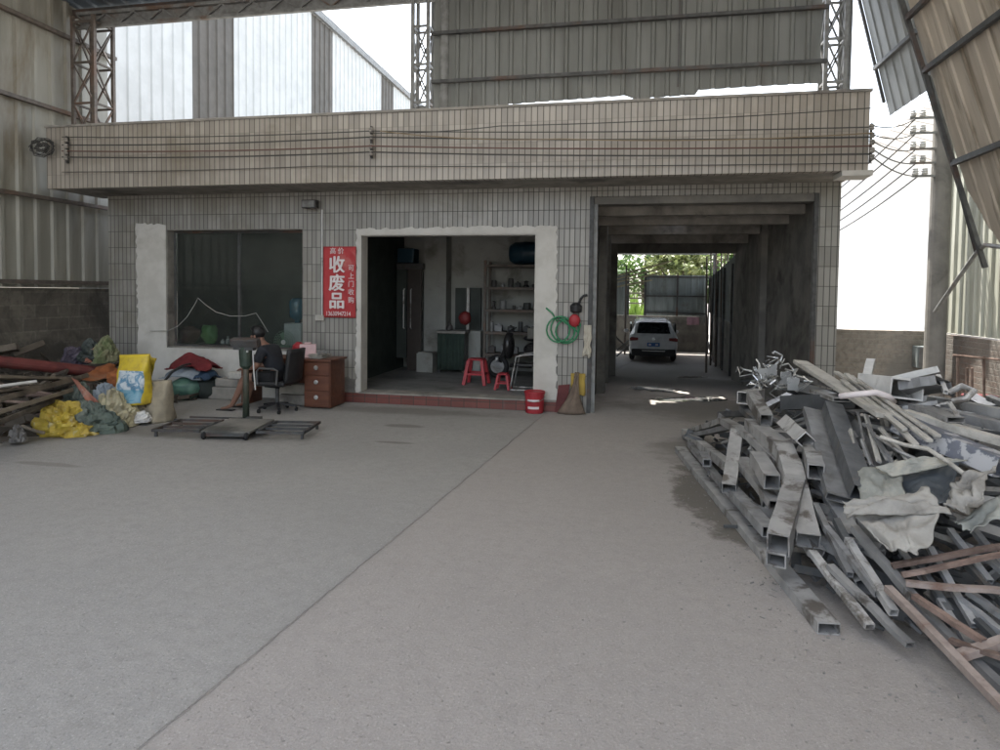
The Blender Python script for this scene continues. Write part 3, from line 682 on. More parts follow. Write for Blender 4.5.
# neighbour hall with white and grey sheets
NB = thing('neighbour_hall', 'tall neighbouring hall with bright white sheet wall and grey sheet stripes', 'building', (-10.2, 30, 0))
st = [(10.4,13.68,0),(13.68,15.29,1),(15.29,19.51,0),(19.51,21.04,1),(21.04,25.44,0),(25.44,26.95,1),(26.95,31.4,0),(31.4,32.9,1),(32.9,38,0)]
M['hall_white'] = surf('white hall sheet', (.50,.505,.49), (.45,.455,.44), 2, dirt=(.55,.55,.52), dirt_lo=.58, dirt_hi=.8, rough=.6, bmp=.05, dirt_stretch=(2,2,.3))
M['hall_grey'] = surf('grey hall sheet', (.085,.074,.060), (.07,.062,.05), 2, rough=.6, bmp=.05)
for a, b, k in st:
    MB().corr((-10.2,a+.002,-.5), Y, Z, X, b-a-.004, 11.2, .34, .03).build('grey_sheet' if k else 'white_sheet', M['hall_grey' if k else 'hall_white'], NB)
MB().box(-10.34,-10.08,10.4,38,10.72,10.9).build('eave', M['steel_grey'], NB)
MB().add([(-10.1,10.4,10.92),(-10.1,38,10.92),(-19,38,13.5),(-19,10.4,13.5),(-10.1,10.4,10.98),(-10.1,38,10.98),(-19,38,13.56),(-19,10.4,13.56)],[(0,1,2,3),(4,7,6,5),(0,4,5,1),(2,6,7,3),(1,5,6,2),(3,7,4,0)]).build('roof', M['steel_grey'], NB)
MB().box(-18.9,-10.3,37.8,37.95,-1,10.9).build('end_wall', M['hall_grey'], NB)
# neighbour shed on the right
M['glare_white'] = surf('blown out white sheet', (.80,.80,.77), (.77,.77,.74), 2, rough=.6, bmp=0)
RS = thing('neighbour_shed', 'pale neighbouring shed with a sloped sheet roof seen past the concrete pole', 'building', (14,24,0))
yb = 24
q = [at(872,142,y=yb), at(935,100,y=yb), at(960,150,y=yb), at(960,172,y=yb), at(872,172,y=yb)]
a_, b_2 = at(868,145,y=yb), at(940,97,y=yb)
MB().corr(a_, (b_2-a_).normalized(), Vector((0,-1,-.35)).normalized(), Z, (b_2-a_).length, 6., .3, .03).build('roof', M['hall_grey'], RS)
MB().prism([(0,0),(0,a_.z+.7),(b_2.x-a_.x,b_2.z+.7),(b_2.x-a_.x+4,b_2.z-1),(b_2.x-a_.x+4,0)], (a_.x,yb+.6,-.8), X, Z, Y, 8).prism([(-1.8,0),(-1.8,a_.z-.4),(-.01,a_.z+.6),(-.01,0)], (a_.x,yb+.6,-.8), X, Z, Y, 8).build('glare_wall', M['glare_white'], RS)  # bright white wall added to stand in for the blown-out glare
M['pale_wall'] = surf('pale rendered wall', (.78,.75,.62), (.74,.71,.58), 1, rough=.9)
MB().box(7.5,24,17.5,17.7,-.8,1.05).build('boundary_wall', M['pale_wall'], None, 'pale boundary wall in the distance beyond the low brick wall', 'wall', keep=True)
# ================================================================== SIGN, LAMP, CONDUIT ON THE FRONT WALL
M['red_banner'] = surf('faded red banner', (.42,.045,.05), (.34,.035,.04), 4, dirt=(.45,.13,.12), dirt_lo=.6, rough=.75, bmp=.1)
M['letter_white'] = plain('banner white lettering', (.72,.66,.66), .7)
SG = thing('banner_sign', 'red vertical banner with white Chinese lettering hung beside the doorway', 'banner', (-4.43, YF-.05, 1.32))
sx0, sx1, sz0, sz1 = -4.715, -4.165, 1.325, 2.44
MB().sheet(lambda a,b: (sx0+(sx1-sx0)*a, YF-.035-.004*math.sin(a*7+b*3)*math.sin(b*5), sz0+(sz1-sz0)*b), 16, 26, .004).build('banner_cloth', M['red_banner'], SG, smooth=True)
def text(txt, x, z, size, parent, mat, bold=0., sx=1., y=YF-.058, name='lettering'):
    cu = bpy.data.curves.new(name, 'FONT'); cu.body = txt; cu.size = size; cu.align_x = 'CENTER'; cu.align_y = 'CENTER'; cu.extrude = .002; cu.offset = bold
    o = bpy.data.objects.new(name, cu); COL.objects.link(o)
    dg = bpy.context.evaluated_depsgraph_get(); me = bpy.data.meshes.new_from_object(o.evaluated_get(dg)); bpy.data.objects.remove(o)
    me.transform(Matrix.Translation((x,y,z)) @ Matrix.Rotation(math.pi/2,4,'X') @ Matrix.Diagonal((sx,1,1,1)))
    me.materials.clear(); me.materials.append(mat); me.name = name
    o = bpy.data.objects.new(name, me); COL.objects.link(o); o.parent = parent; o.location = -WPOS.get(parent.name, Vector()); return o
for ch, z in (('收',2.14),('废',1.855),('品',1.575)): [text(ch, -4.475+dx, z+dz, .275, SG, M['letter_white'], 0, y=YF-.058-.0007*q) for q,(dx,dz) in enumerate(((0,0),(.008,0),(-.008,0),(0,.005),(0,-.005)))]
text('高 价', -4.475, 2.365, .105, SG, M['letter_white'], 0)
for i, ch in enumerate('可上门收购'): text(ch, -4.235, 2.10-i*.125, .105, SG, M['letter_white'], 0)
text('13630947214', -4.45, 1.385, .098, SG, M['letter_white'], 0, .78)
FL = thing('flood_lamp', 'small boxy flood lamp mounted high on the tiled wall above the banner', 'lamp', (-4.9,9.35,3.03))
MB().box(-5.02,-4.78,9.28,9.40,3.03,3.16).build('housing', M['steel_dark'], FL, bevel=.01)
MB().box(-5.0,-4.8,9.268,9.279,3.045,3.145).build('lens', M['steel_grey'], FL)
MB().bar((-4.9,9.40,3.10),(-4.9,9.45,3.10),.06,.05).build('bracket', M['steel_dark'], FL)
CD = thing('conduit', 'thin white conduit pipe running down the tiled wall beside the banner', 'pipe', (-4.745,9.43,1.3))
MB().cyl((-4.745,9.432,1.36),(-4.745,9.432,3.02),.014,n=8).build('pipe', M['white_paint'], CD)
MB().box(-4.85,-4.70,9.40,9.448,1.27,1.36).build('junction_box', M['cream_strip'], CD, bevel=.006)

# cable swagged across the window
pts = []
K = [(150,331),(168,331),(178,326),(187,317),(195,304),(198,298),(206,305),(216,312),(230,316),(245,316),(256,313),(262,322),(268,332)]
wpts = [at(px,py,y=9.40) for px,py in K]
MB().path(wpts, .006, 6).build('swag_cable', M['cable_white'], None, 'pale cable hanging in swags across the dark window opening', 'cable')
# hose + reel + rag
M['hose'] = plain('green hose', (.035,.22,.10), .45)
mb = MB()
hp = []
for i in range(58):
    a = i*.33+1.6; rr = .17+.03*math.sin(i*.19); hp.append(Vector((-.92+.05*math.sin(i*.09)+rr*math.cos(a), 9.385-.0009*i+.008*math.sin(i), 1.22+rr*1.05*math.sin(a)+.02*math.cos(i*.11))))
hp += [Vector((-.68,9.36,1.18)),Vector((-.66,9.36,1.30)),Vector((-.74,9.37,1.40))]
tail = [at(x_,y_,y=9.395) for x_,y_ in ((546,308),(552,313),(557,321))]
mb.path(tail+hp, .0125, 8)
mb.build('garden_hose', M['hose'], None, 'coiled green garden hose hanging on the wall right of the doorway', 'hose', smooth=True)
RG = thing('pressure_pump', 'small red and black hose pump hanging above the hose coil', 'pump', (-.74,9.38,1.30))
M['red_plastic'] = plain('red plastic', (.36,.03,.04), .5); M['black_plastic'] = plain('black plastic', (.022,.022,.024), .5)
MB().ball((-.745,9.34,1.36),(.085,.06,.095),12,8,.04).build('tank', M['red_plastic'], RG, smooth=True)
MB().lathe((-.73,9.36,1.47),[(.05,0),(.085,.02),(.09,.10),(.05,.14),(.02,.15)],14).build('motor', M['black_plastic'], RG, bevel=.008)
MB().path([(-.70,9.37,1.58),(-.66,9.36,1.68),(-.62,9.36,1.72),(-.57,9.37,1.73)],.018,8).build('handle', M['black_plastic'], RG)
M['rag'] = surf('cream rag', (.46,.43,.36), (.38,.35,.29), 9, rough=.9, bmp=.3); M['yellow_rag'] = surf('yellow sack cloth', (.38,.27,.06), (.30,.21,.05), 9, dirt=(.25,.22,.15), rough=.9, bmp=.3)
def hang(name, lab, cat, px0, py0, px1, py1, y, mat, fold=.02, ragg=.04, s=1):
    a0 = at(px0,py0,y=y); b0 = at(px1,py1,y=y)
    def fn(a,b):
        x = a0.x+(b0.x-a0.x)*a; z = a0.z+(b0.z-a0.z)*b
        return (x+ragg*n3((a*3,b*4,s))*b, y-abs(fold*math.sin(a*9+b*2+s)*(.3+b))-.008, z+ragg*n3((a*4,s,2.))*b)
    return MB().sheet(fn, 12, 16, .006).build(name, mat, None, lab, cat, smooth=True)
hang('rag', 'cream rag hanging from the corner of the tiled wall beside the passage', 'rag', 584,325,591,356,9.42,M['rag'],.03,.05,1)
hang('rag', 'yellow sacking stuck low on the tiled wall beside the passage', 'rag', 571,373,585,395,9.42,M['yellow_rag'],.02,.05,5)
M['brown_sack'] = surf('brown sacking', (.17,.13,.10), (.12,.09,.07), 6, dirt=(.24,.2,.15), rough=.9, bmp=.4)
def tent(a,b):
    p0 = Vector((-.98+.42*a, 9.30, 0.01)); ap = Vector((-.70+.07*(a-.5), 9.40, .60))
    return p0.lerp(ap, b)-X*(.10*math.sin(math.pi*b)*(a-.55))+Vector((.03*n3((a*4,b*3,1)), -.10*math.sin(math.pi*a)*(1-b)+.03*n3((a*5,b*5,7)), 0))
MB().sheet(tent, 14, 12, .01).build('sack', M['brown_sack'], None, 'brown pointed sack slumped against the tiled wall beside the red bucket', 'sack', smooth=True)
MB().prism([(0,0),(.16,0),(.22,.42),(.05,.40)],(-1.02,9.40,.0),X,Z,-Y,.02).build('board', surf('dark red board',(.12,.03,.03)), None, 'small dark red board leaning behind the brown sack', 'board')

# red bucket
BK = thing('paint_bucket', 'red lidded paint bucket standing at the right end of the doorstep', 'bucket', (-1.27,9.30,0))
bc = Vector(at(534.5,408,y=9.28)); bc.z = 0
MB().lathe(bc, [(.12,0),(.13,.01),(.145,.27),(.15,.275),(.15,.29)],22).build('body', M['red_plastic'], BK, smooth=False)
MB().lathe(bc+Z*.291, [(.156,0),(.156,.025),(.13,.03),(.13,.02)],22).build('lid', M['red_plastic'], BK)
MB().path([bc+Vector((.155*math.cos(a),.155*math.sin(a)-.01,.25-.07*abs(math.sin(a)))) for a in [math.pi+math.pi*i/10 for i in range(11)]],.004,5).build('handle', M['steel_grey'], BK)
lb = MB(); 
for zz,h_ in ((.18,.03),(.07,.035)):
    vs = []; fs = []
    for i in range(9):
        a = math.pi*1.3+math.pi*.4*i/8; r_2 = .12+.025*zz/.27+.012
        vs += [bc+Vector((r_2*math.cos(a),r_2*math.sin(a),zz)), bc+Vector((r_2*math.cos(a),r_2*math.sin(a),zz+h_))]
    for i in range(8): fs.append((2*i,2*i+2,2*i+3,2*i+1))
    lb.add(vs, fs)
lb.build('print_band', M['letter_white'], BK)

# ================================================================== INSIDE THE DOORWAY
fz = .147
def stool(px, py, s, lab):
    c = at(px,py,z=fz); T = thing('plastic_stool', lab, 'stool', tuple(c), 'red plastic stools')
    h = .46*s; w0 = .14*s; w1 = .19*s
    MB().box(c.x-w0,c.x+w0,c.y-w0,c.y+w0,fz+h-.03,fz+h).build('seat', M['red_plastic'], T, bevel=.015)
    for sx in (-1,1):
        for sy in (-1,1):
            MB().bar((c.x+sx*w0*.86,c.y+sy*w0*.86,fz+h-.03),(c.x+sx*w1,c.y+sy*w1,fz),.045*s+.01,.045*s+.01).build('leg', M['red_plastic'], T)
    q = w0+(w1-w0)*.55; ap = MB()
    for sgn in (-1,1):
        ap.box(c.x-q,c.x+q,c.y+sgn*q-.008,c.y+sgn*q+.008,fz+h*.38,fz+h*.46); ap.box(c.x+sgn*q-.008,c.x+sgn*q+.008,c.y-q+.009,c.y+q-.009,fz+h*.38,fz+h*.46)
    ap.build('rail', M['red_plastic'], T)
stool(476.5,384,.98,'taller red plastic stool inside the doorway')
stool(503,389.5,.60,'low red plastic stool inside the doorway beside the folding chair')
# shelving rack
SH = thing('shelf_rack', 'dark brown five tier shelf rack loaded with tools inside the doorway', 'shelf', (-1.9,12.6,fz))
x0, x1, ya, yb_ = -2.75, -.85, 12.35, 12.8
for xx in (x0, x1):
    for yy in (ya, yb_): MB().box(xx-.025,xx+.025,yy-.025,yy+.025,fz,2.38).build('post', M['steel_brown'], SH)
shz = [.55,.98,1.42,1.86,2.3]
for zz in shz: MB().box(x0+.026,x1-.026,ya-.03,yb_+.03,zz-.05,zz).build('shelf', M['steel_brown'], SH)
random.seed(33)
M['dull_goods'] = surf('dull workshop goods', (.05,.048,.045), (.03,.03,.03), 8, rough=.6, rnd=.6)
gcols = [M['dull_goods'], M['steel_dark'], M['steel_grey'], M['alu_grey']]
GL = ['dark tin can','small dark box','squat metal jar','stubby machine part','black tool case']
for si, zz in enumerate(shz[:4]):
    xx = x0+.12
    while xx < x1-.15:
        wd = random.uniform(.06,.16); hh = random.uniform(.06,.24); k = random.randrange(3); yy = random.uniform(ya+.1,yb_-.15)
        mb = MB(); mt = random.choice(gcols)
        nm = ['tin_can','tool_box','machine_part'][k]
        if k == 0: mb.lathe((xx,yy,zz+.001),[(wd*.45,0),(wd*.5,.008),(wd*.5,hh*.9),(wd*.4,hh),(wd*.2,hh)],12)
        elif k == 1: mb.box(xx-wd/2,xx+wd/2,yy-.07,yy+.07,zz+.001,zz+hh*.7).box(xx-wd*.2,xx+wd*.2,yy-.01,yy+.01,zz+hh*.7+.001,zz+hh*.7+.03)
        else: mb.lathe((xx,yy,zz+.001),[(wd*.5,0),(wd*.5,.03),(wd*.3,.05),(wd*.3,hh*.6),(wd*.45,hh*.7),(wd*.1,hh*.8)],10)
        lv = ['lowest','second','third','fourth'][si]
        mb.build(nm, mt, None, {'tin_can':'dark round tin','tool_box':'small dark handled box','machine_part':'stubby dark machine part'}[nm]+' among the goods on the %s tier of the shelf rack' % lv, {'tin_can':'tin','tool_box':'box','machine_part':'machine part'}[nm], {'tin_can':'tins','tool_box':'small boxes','machine_part':'machine parts'}[nm]+' on the %s shelf tier' % lv, bevel=.004)
        xx += wd+random.uniform(.02,.12)
M['blue_drum'] = plain('dark blue plastic', (.015,.045,.07), .4)
dm = MB(); dp = at(525,270,y=12.55)
dm.lathe((dp.x-.32,12.55,2.53), [(.05,0),(.16,.02),(.22,.12),(.225,.3),(.23,.31),(.225,.32),(.225,.6),(.2,.72),(.08,.76)], 18, (Y,Z,X))
dm.build('plastic_drum', M['blue_drum'], None, 'dark blue plastic drum lying on top of the shelf rack', 'drum', smooth=True)
M['red_dull'] = plain('dull red', (.17,.02,.02), .6)
MB().ball(at(465,318,y=12.3),(.13,.10,.14),12,8,.08).build('red_bag', M['red_dull'], None, 'dull red bag hanging at the left post of the shelf rack', 'bag', smooth=True)
# workbench with green skirt and cabinet panel
TB = thing('work_table', 'dark green draped table against the white back wall inside the doorway', 'table', (-3.2,12.5,fz))
ta, tb_ = at(440,340,y=12.5), at(468,340,y=12.5)
MB().box(ta.x,tb_.x,12.25,12.8,.93,.98).build('top', M['cement'], TB)
def skirt(a,b): return (ta.x+.02+(tb_.x-ta.x-.04)*a, 12.27+.02*math.sin(a*26), .20+.729*b)
MB().sheet(skirt, 40, 4, .008).build('drape', plain('dark green cloth',(.035,.055,.045),.9), TB, smooth=True)
for xx in (ta.x+.04,tb_.x-.04):
    for yy in (12.32,12.75): MB().box(xx-.025,xx+.025,yy-.025,yy+.025,fz,.93).build('leg', M['steel_dark'], TB)
MB().lathe((ta.x+.2,12.5,.981),[(.06,0),(.07,.01),(.06,.09),(.03,.12),(.03,.15)],12).build('kettle', M['steel_dark'], None, 'small dark kettle on the green draped table', 'kettle')
DC = thing('wall_cabinet', 'dark paired cabinet doors with a pale post between them on the back wall', 'cabinet', (-2.95,12.9,.98))
for pa, pb in ((455,466),(470,481)):
    a, b = at(pa,330,y=12.9), at(pb,288,y=12.9); MB().box(a.x,b.x,12.9,12.99,a.z,b.z).build('door', M['inner_dark'], DC)
a, b = at(466.4,330,y=12.9), at(469.6,288,y=12.9); MB().box(a.x,b.x,12.88,12.99,a.z,b.z).build('post', M['white_paint'], DC)
a, b = at(468,368,y=12.7), at(481,331,y=12.7); MB().box(a.x,b.x,12.68,12.97,fz,b.z).build('metal_locker', M['inner_white'], None, 'pale low locker between the green draped table and the shelf rack', 'locker', bevel=.01)
# tall sliding partition doors, left of the doorway
PD = thing('partition_doors', 'tall dark double doors with long vertical handles deep inside the doorway', 'door', (-4.3,11.6,fz))
def pv(px, y): return at(px,300,y=y).x
yd = 12.4
MB().box(-4.60,pv(406.5,yd),yd,yd+.05,fz+.25,2.2).build('door_leaf', M['inner_dark'], PD)
MB().box(pv(407.3,yd),pv(421,yd),yd,yd+.05,fz+.0,2.2).build('door_leaf', plain('dark brown door',(.05,.04,.035),.5), PD)
for px in (404.5,411.5):
    xx = pv(px,yd); MB().path([(xx,yd-.002,1.0),(xx,yd-.05,1.02),(xx,yd-.05,1.78),(xx,yd-.002,1.8)],.014,8).build('handle', M['alu'], PD)
MB().box(-4.60,pv(423,yd),yd-.02,yd+.08,2.2,2.32).build('head_rail', M['steel_dark'], PD)
MB().box(-4.58,pv(414,yd),yd-.05,yd+.3,2.33,2.62).build('storage_box', M['blue_drum'], None, 'dark blue box sitting above the tall partition doors', 'box', bevel=.02)
MB().box(pv(424,12.6),pv(446,12.6),12.6,12.99,fz,3.29).build('white_pier', M['inner_white'], None, 'white plastered pier beside the tall partition doors', 'pier')
a = at(418,367,y=12.3); MB().box(pv(417,12.2),pv(433,12.2),12.2,12.55,fz,.52).box(pv(417,12.2)+.02,pv(433,12.2)-.02,12.22,12.53,.521,.54).build('carton', M['inner_white'], None, 'plain grey carton on the floor at the foot of the white pier', 'carton')
# folding chair with chrome frame
FC = thing('folding_chair', 'black folding chair with bright tube frame beside the right edge of the doorway', 'chair', tuple(at(524,392,z=fz)))
c = at(523,391,z=fz)
for sy in (0,.36):
    MB().path([c+Vector((-.22,sy,0)),c+Vector((-.17,sy,.30)),c+Vector((-.12,sy,.56)),c+Vector((.1,sy,.60)),c+Vector((.30,sy,.60))],.011,8).build('tube', M['alu'], FC)
    MB().path([c+Vector((-.22,sy,.012)),c+Vector((.30,sy,.012)),c+Vector((.34,sy,.30)),c+Vector((.38,sy,.86))],.011,8).build('tube', M['alu'], FC)
MB().box(c.x-.12,c.x+.3,c.y+.01,c.y+.35,fz+.40,fz+.44).build('seat', M['black_plastic'], FC, bevel=.01)
MB().bar(c+Vector((.335,.18,.42)),c+Vector((.37,.18,.84)),.04,.34).build('backrest', M['black_plastic'], FC, bevel=.01)
# motor scooter parked in the shade behind the chair
SC = thing('motor_scooter', 'dark motor scooter with round headlamp parked inside in front of the shelf rack', 'scooter', tuple(at(505,382,z=fz)))
s0 = at(500,378,z=fz)
M['scooter'] = plain('black scooter paint', (.03,.028,.028), .3)
def wheel(c, r, w, ax, parent, tyre, rim):
    A = {'x':(Y,Z,X),'y':(X,Z,Y)}[ax] if isinstance(ax,str) else ax
    t_ = MB(); n=24; m=8; vs=[]; fs=[]
    for i in range(n):
        th = 2*math.pi*i/n
        for k in range(m):
            ph = 2*math.pi*k/m; rr = r-w*.5+w*.5*math.cos(ph)
            vs.append(Vector(c)+A[0]*rr*math.cos(th)+A[1]*rr*math.sin(th)+A[2]*w*.5*math.sin(ph))
    for i in range(n):
        for k in range(m): fs.append((i*m+k,i*m+(k+1)%m,((i+1)%n)*m+(k+1)%m,((i+1)%n)*m+k))
    t_.add(vs,fs); wh = t_.build('wheel', tyre, parent, smooth=True)
    MB().lathe(Vector(c)-A[2]*w*.3, [(.02,0),(r-w*.9,.0),(r-w*.85,w*.15),(r-w*.85,w*.45),(r-w*.9,w*.6),(.02,w*.6)], 20, A).build('rim', rim, wh)
    return wh
M['tyre'] = plain('black rubber', (.02,.02,.021), .85)
wheel(s0+Vector((-.05,0,.22)),.22,.10,'y',SC,M['tyre'],M['alu_grey']); wheel(s0+Vector((1.05,.05,.22)),.22,.10,'y',SC,M['tyre'],M['alu_grey'])
bd = MB(); 
bd.path([s0+Vector((0,0,.30)),s0+Vector((.10,0,.55)),s0+Vector((.20,0,.86))],.05,8)
bd.ball(s0+Vector((.85,.03,.55)),(.42,.16,.18),16,10).ball(s0+Vector((.16,0,.62)),(.11,.2,.26),12,8); bd.box(s0.x+.2,s0.x+.6,s0.y-.13,s0.y+.13,fz+.22,fz+.29)
bd.build('body', M['scooter'], SC, smooth=True)
MB().ball(s0+Vector((.78,.03,.76)),(.36,.14,.07),14,8).build('saddle', M['black_plastic'], SC, smooth=True)
MB().path([s0+Vector((.24,-.32,.94)),s0+Vector((.18,-.1,.90)),s0+Vector((.18,.1,.90)),s0+Vector((.24,.32,.94))],.016,8).build('handlebar', M['alu_dark'], SC)
MB().lathe(s0+Vector((-.02,-.06,.36)),[(.02,0),(.045,.01),(.05,.03),(.05,.05)],12,(Y,Z,-X)).build('headlight', M['alu'], SC)
mb = MB(); 
c = at(522,340,y=11.6)
MB().box(-1.75,-1.15,11.4,11.7,.93,1.12).box(-1.7,-1.2,11.45,11.65,1.121,1.14).build('carton', surf('grey carton',(.16,.155,.135)), None, 'grey carton resting across the scooter saddle', 'carton', bevel=.01)

# ================================================================== WINDOW SILL THINGS
M['green_bag'] = plain('bright green bag', (.05,.15,.04), .5); M['fan_green'] = plain('pale green fan plastic', (.16,.24,.17), .5)
M['jug'] = plain('blue water jug', (.02,.08,.12), .15)
def bagmesh(c, rx, ry, h, seed=0, flop=.2, n=16, jit=.12, top=.35):
    """lumpy sack: gathered towards the top, creased all over"""
    c = Vector(c); vs = []; fs = []; R = 12
    for i in range(R+1):
        f = i/R; prof = (math.sin(math.pi*min(1,.10+.62*f))**.5)*(1 if f < .75 else 1-(1-top)*(f-.75)/.25)
        for k in range(n):
            a = 2*math.pi*k/n
            q = prof*(1+jit*2.2*n3((math.cos(a)*1.3+seed,math.sin(a)*1.3,f*2.2+seed))+jit*.9*n3((math.cos(a)*4+seed,math.sin(a)*4,f*6)))
            vs.append(c+Vector((rx*q*math.cos(a)+flop*rx*f*f*math.sin(seed*3), ry*q*math.sin(a)+flop*ry*f*f*math.cos(seed*5), h*(f+.05*n3((math.cos(a)*3,math.sin(a)*3,seed))*f))))
    for i in range(R):
        for k in range(n): fs.append((i*n+k,i*n+(k+1)%n,(i+1)*n+(k+1)%n,(i+1)*n+k))
    fs += [tuple(range(n-1,-1,-1)), tuple(R*n+k for k in range(n))]
    return MB().add(vs, fs)
IT = thing('inner_counter', 'dark counter top just inside the window opening', 'counter', (-6.4,9.95,.0))
MB().box(-7.4,-4.9,9.72,10.3,.74,.80).build('top', M['steel_dark'], IT); 
for xx in (-7.3,-5.0): MB().box(xx-.04,xx+.04,9.9,9.98,.147,.739).build('leg', M['steel_dark'], IT)
def onsill(px, y=9.95): p = at(px,340,y=y); return Vector((p.x,y,.801))
bagmesh(onsill(210),.15,.11,.32,2,.1,top=.8).build('green_bag', M['green_bag'], None, 'bright green plastic bag on the counter inside the window', 'bag', smooth=True)
bagmesh(onsill(188),.2,.14,.3,5,.1).build('brown_bag', surf('red brown bag',(.07,.03,.025)), None, 'dark reddish brown bag on the counter inside the window beside the green bag', 'bag', smooth=True)
for px, hh, lab in ((228,.14,'small dark bottle on the counter left of the scale head'),(223,.09,'squat pale jar on the counter beside the green bag')):
    MB().lathe(onsill(px),[(.035,0),(.04,.01),(.04,hh*.6),(.018,hh*.8),(.018,hh)],12).build('bottle', M['alu_grey'], None, lab, 'bottle')
FN = thing('table_fan', 'pale green round table fan behind the seated person', 'fan', tuple(onsill(289)))
fc = at(285,342,y=9.75)
MB().lathe((fc.x,9.80,.801),[(.10,0),(.10,.02),(.03,.03),(.025,.16)],14).build('stand', M['fan_green'], FN)
cg = MB()
A_ = (X,Z,Y)
for rr in (.05,.085,.12,.155,.19): cg.path([Vector((fc.x+rr*math.cos(2*math.pi*i/28),9.70+.03*(rr/.19),fc.z+rr*math.sin(2*math.pi*i/28))) for i in range(29)],.003,5)
for i in range(24):
    a = 2*math.pi*i/24; cg.path([(fc.x+.03*math.cos(a),9.70,fc.z+.03*math.sin(a)),(fc.x+.19*math.cos(a),9.73,fc.z+.19*math.sin(a)),(fc.x+.15*math.cos(a),9.84,fc.z+.15*math.sin(a))],.0025,4)
cg.build('cage', M['fan_green'], FN)
bl = MB()
for i in range(3):
    a = 2*math.pi*i/3; d = X*math.cos(a)+Z*math.sin(a); e = (X*-math.sin(a)+Z*math.cos(a))*.9+Y*.35
    bl.prism([(.02,-.02),(.16,-.06),(.17,.05),(.05,.04)],(fc.x,9.77,fc.z),d,e.normalized(),Y,.004)
bl.build('blade', M['fan_green'], FN)
MB().lathe((fc.x,9.685,fc.z),[(.015,0),(.04,.008),(.04,.018)],16,(X,Z,Y)).build('hub_cap', M['letter_white'], FN)
WD = thing('water_dispenser', 'pale water dispenser with a dark blue bottle at the right edge of the window', 'water dispenser', tuple(onsill(297)))
wc = at(296,337,y=9.85)
MB().box(wc.x-.17,wc.x+.15,9.75,10.05,.801,1.20).build('cabinet', plain('pale grey plastic',(.28,.30,.30),.5), WD, bevel=.02)
MB().lathe((wc.x,9.9,1.201),[(.05,0),(.05,.05),(.13,.10),(.135,.2),(.13,.22),(.135,.24),(.135,.36),(.10,.41),(.02,.42)],20).build('bottle', M['jug'], WD, smooth=True)

# ================================================================== DESK
DK = thing('desk', 'reddish brown wooden desk with a three drawer pedestal beside the banner', 'desk', (-4.7,9.0,0))
M['desk'] = surf('red brown veneer', (.135,.052,.030), (.095,.036,.022), 5, dirt=(.17,.10,.07), dirt_lo=.6, rough=.45, bmp=.05, stretch=(.4,3,3))
dx0, dx1 = -4.68, -4.26; dy0, dy1 = 8.72, 9.22
MB().box(dx0,dx1,dy0+.02,dy1,.02,.70).build('pedestal', M['desk'], DK, bevel=.004)
MB().box(-5.72,dx1+.03,dy0-.03,dy1+.03,.702,.735).build('desk_top', M['desk'], DK, bevel=.006)
MB().box(-5.70,-5.66,dy0,dy1,0,.70).build('side_panel', M['desk'], DK)
MB().box(-5.655,dx0-.003,9.16,9.19,.25,.70).build('modesty_panel', M['desk'], DK)
for i,(za,zb) in enumerate(((.50,.685),(.275,.485),(.05,.26))):
    d_ = MB().box(dx0+.012,dx1-.012,dy0,dy0+.018,za,zb).build('drawer', M['desk'], DK, bevel=.004)
    MB().lathe(((dx0+dx1)/2,dy0-.001,(za+zb)/2+.02),[(.012,0),(.012,.01),(.03,.014),(.034,.024),(.02,.032)],14,(X,Z,-Y)).build('knob', M['alu'], d_)
def ondesk(px, y=9.0): p = at(px,360,y=y); return Vector((p.x,y,.736))
bagmesh(ondesk(299,9.05),.10,.09,.22,4,.1).build('red_bag', M['red_plastic'], None, 'crumpled red bag on the desk top behind the pink box', 'bag', smooth=True)
p = ondesk(308,8.95); MB().obox(p+Z*.10,(Vector((.9,.43,0)).normalized(),Vector((-.43,.9,0)).normalized(),Z),(.12,.06,.10)).obox(p+Z*.215,(X,Y,Z),(.05,.02,.012)).build('tissue_box', surf('pink white box',(.60,.42,.42),(.52,.36,.37)), None, 'pinkish white box standing on the desk', 'box', bevel=.004)
mb = MB(); random.seed(8); p = ondesk(320,8.95)
for k in range(9):
    a = random.uniform(-.4,.4); mb.obox(p+Vector((random.uniform(-.02,.02),random.uniform(-.02,.02),.004+.0065*k)),(X*math.cos(a)+Y*math.sin(a),Y*math.cos(a)-X*math.sin(a),Z),(.10,.14,.003))
mb.build('paper_stack', surf('grey papers',(.36,.35,.32)), None, 'untidy stack of grey papers on the right end of the desk', 'papers')
MB().path([ondesk(322,8.85)+Vector((-.06,0,.07)),ondesk(322,8.85)+Vector((0,0,.11)),ondesk(322,8.85)+Vector((.08,.02,.08))],.02,8).build('telephone_handset', M['steel_grey'], None, 'grey handset lying on the papers on the desk', 'handset')

# ================================================================== OFFICE CHAIR AND PERSON
PX, PY = -4.93, 8.42
OC = thing('office_chair', 'black swivel office chair with the person sitting in it', 'chair', (PX,PY,0))
bk = Vector((.93,-.10,0)).normalized()    # direction of the chair's back from its seat
MB().obox((PX,PY,.42),(X,Y,Z),(.24,.24,.035)).build('seat', M['black_plastic'], OC, bevel=.03)
def backr(a,b): return Vector((PX+.26+.06*b, PY-.235+.47*a, .44+.47*b))+X*(.05*(1-(2*a-1)**2))
MB().sheet(backr,12,8,.05).build('backrest', M['black_plastic'], OC, smooth=True)
MB().cyl((PX,PY,.12),(PX,PY,.385),.028).build('gas_post', M['steel_dark'], OC)
for i in range(5):
    a = 2*math.pi*i/5+.3; e = Vector((PX+.27*math.cos(a),PY+.27*math.sin(a),.075))
    MB().bar((PX,PY,.12),e,.04,.03).build('base_spoke', M['black_plastic'], OC)
    MB().cyl(e+Vector((-.014,0,-.045)),e+Vector((.014,0,-.045)),.03,n=12).build('castor', M['tyre'], OC)
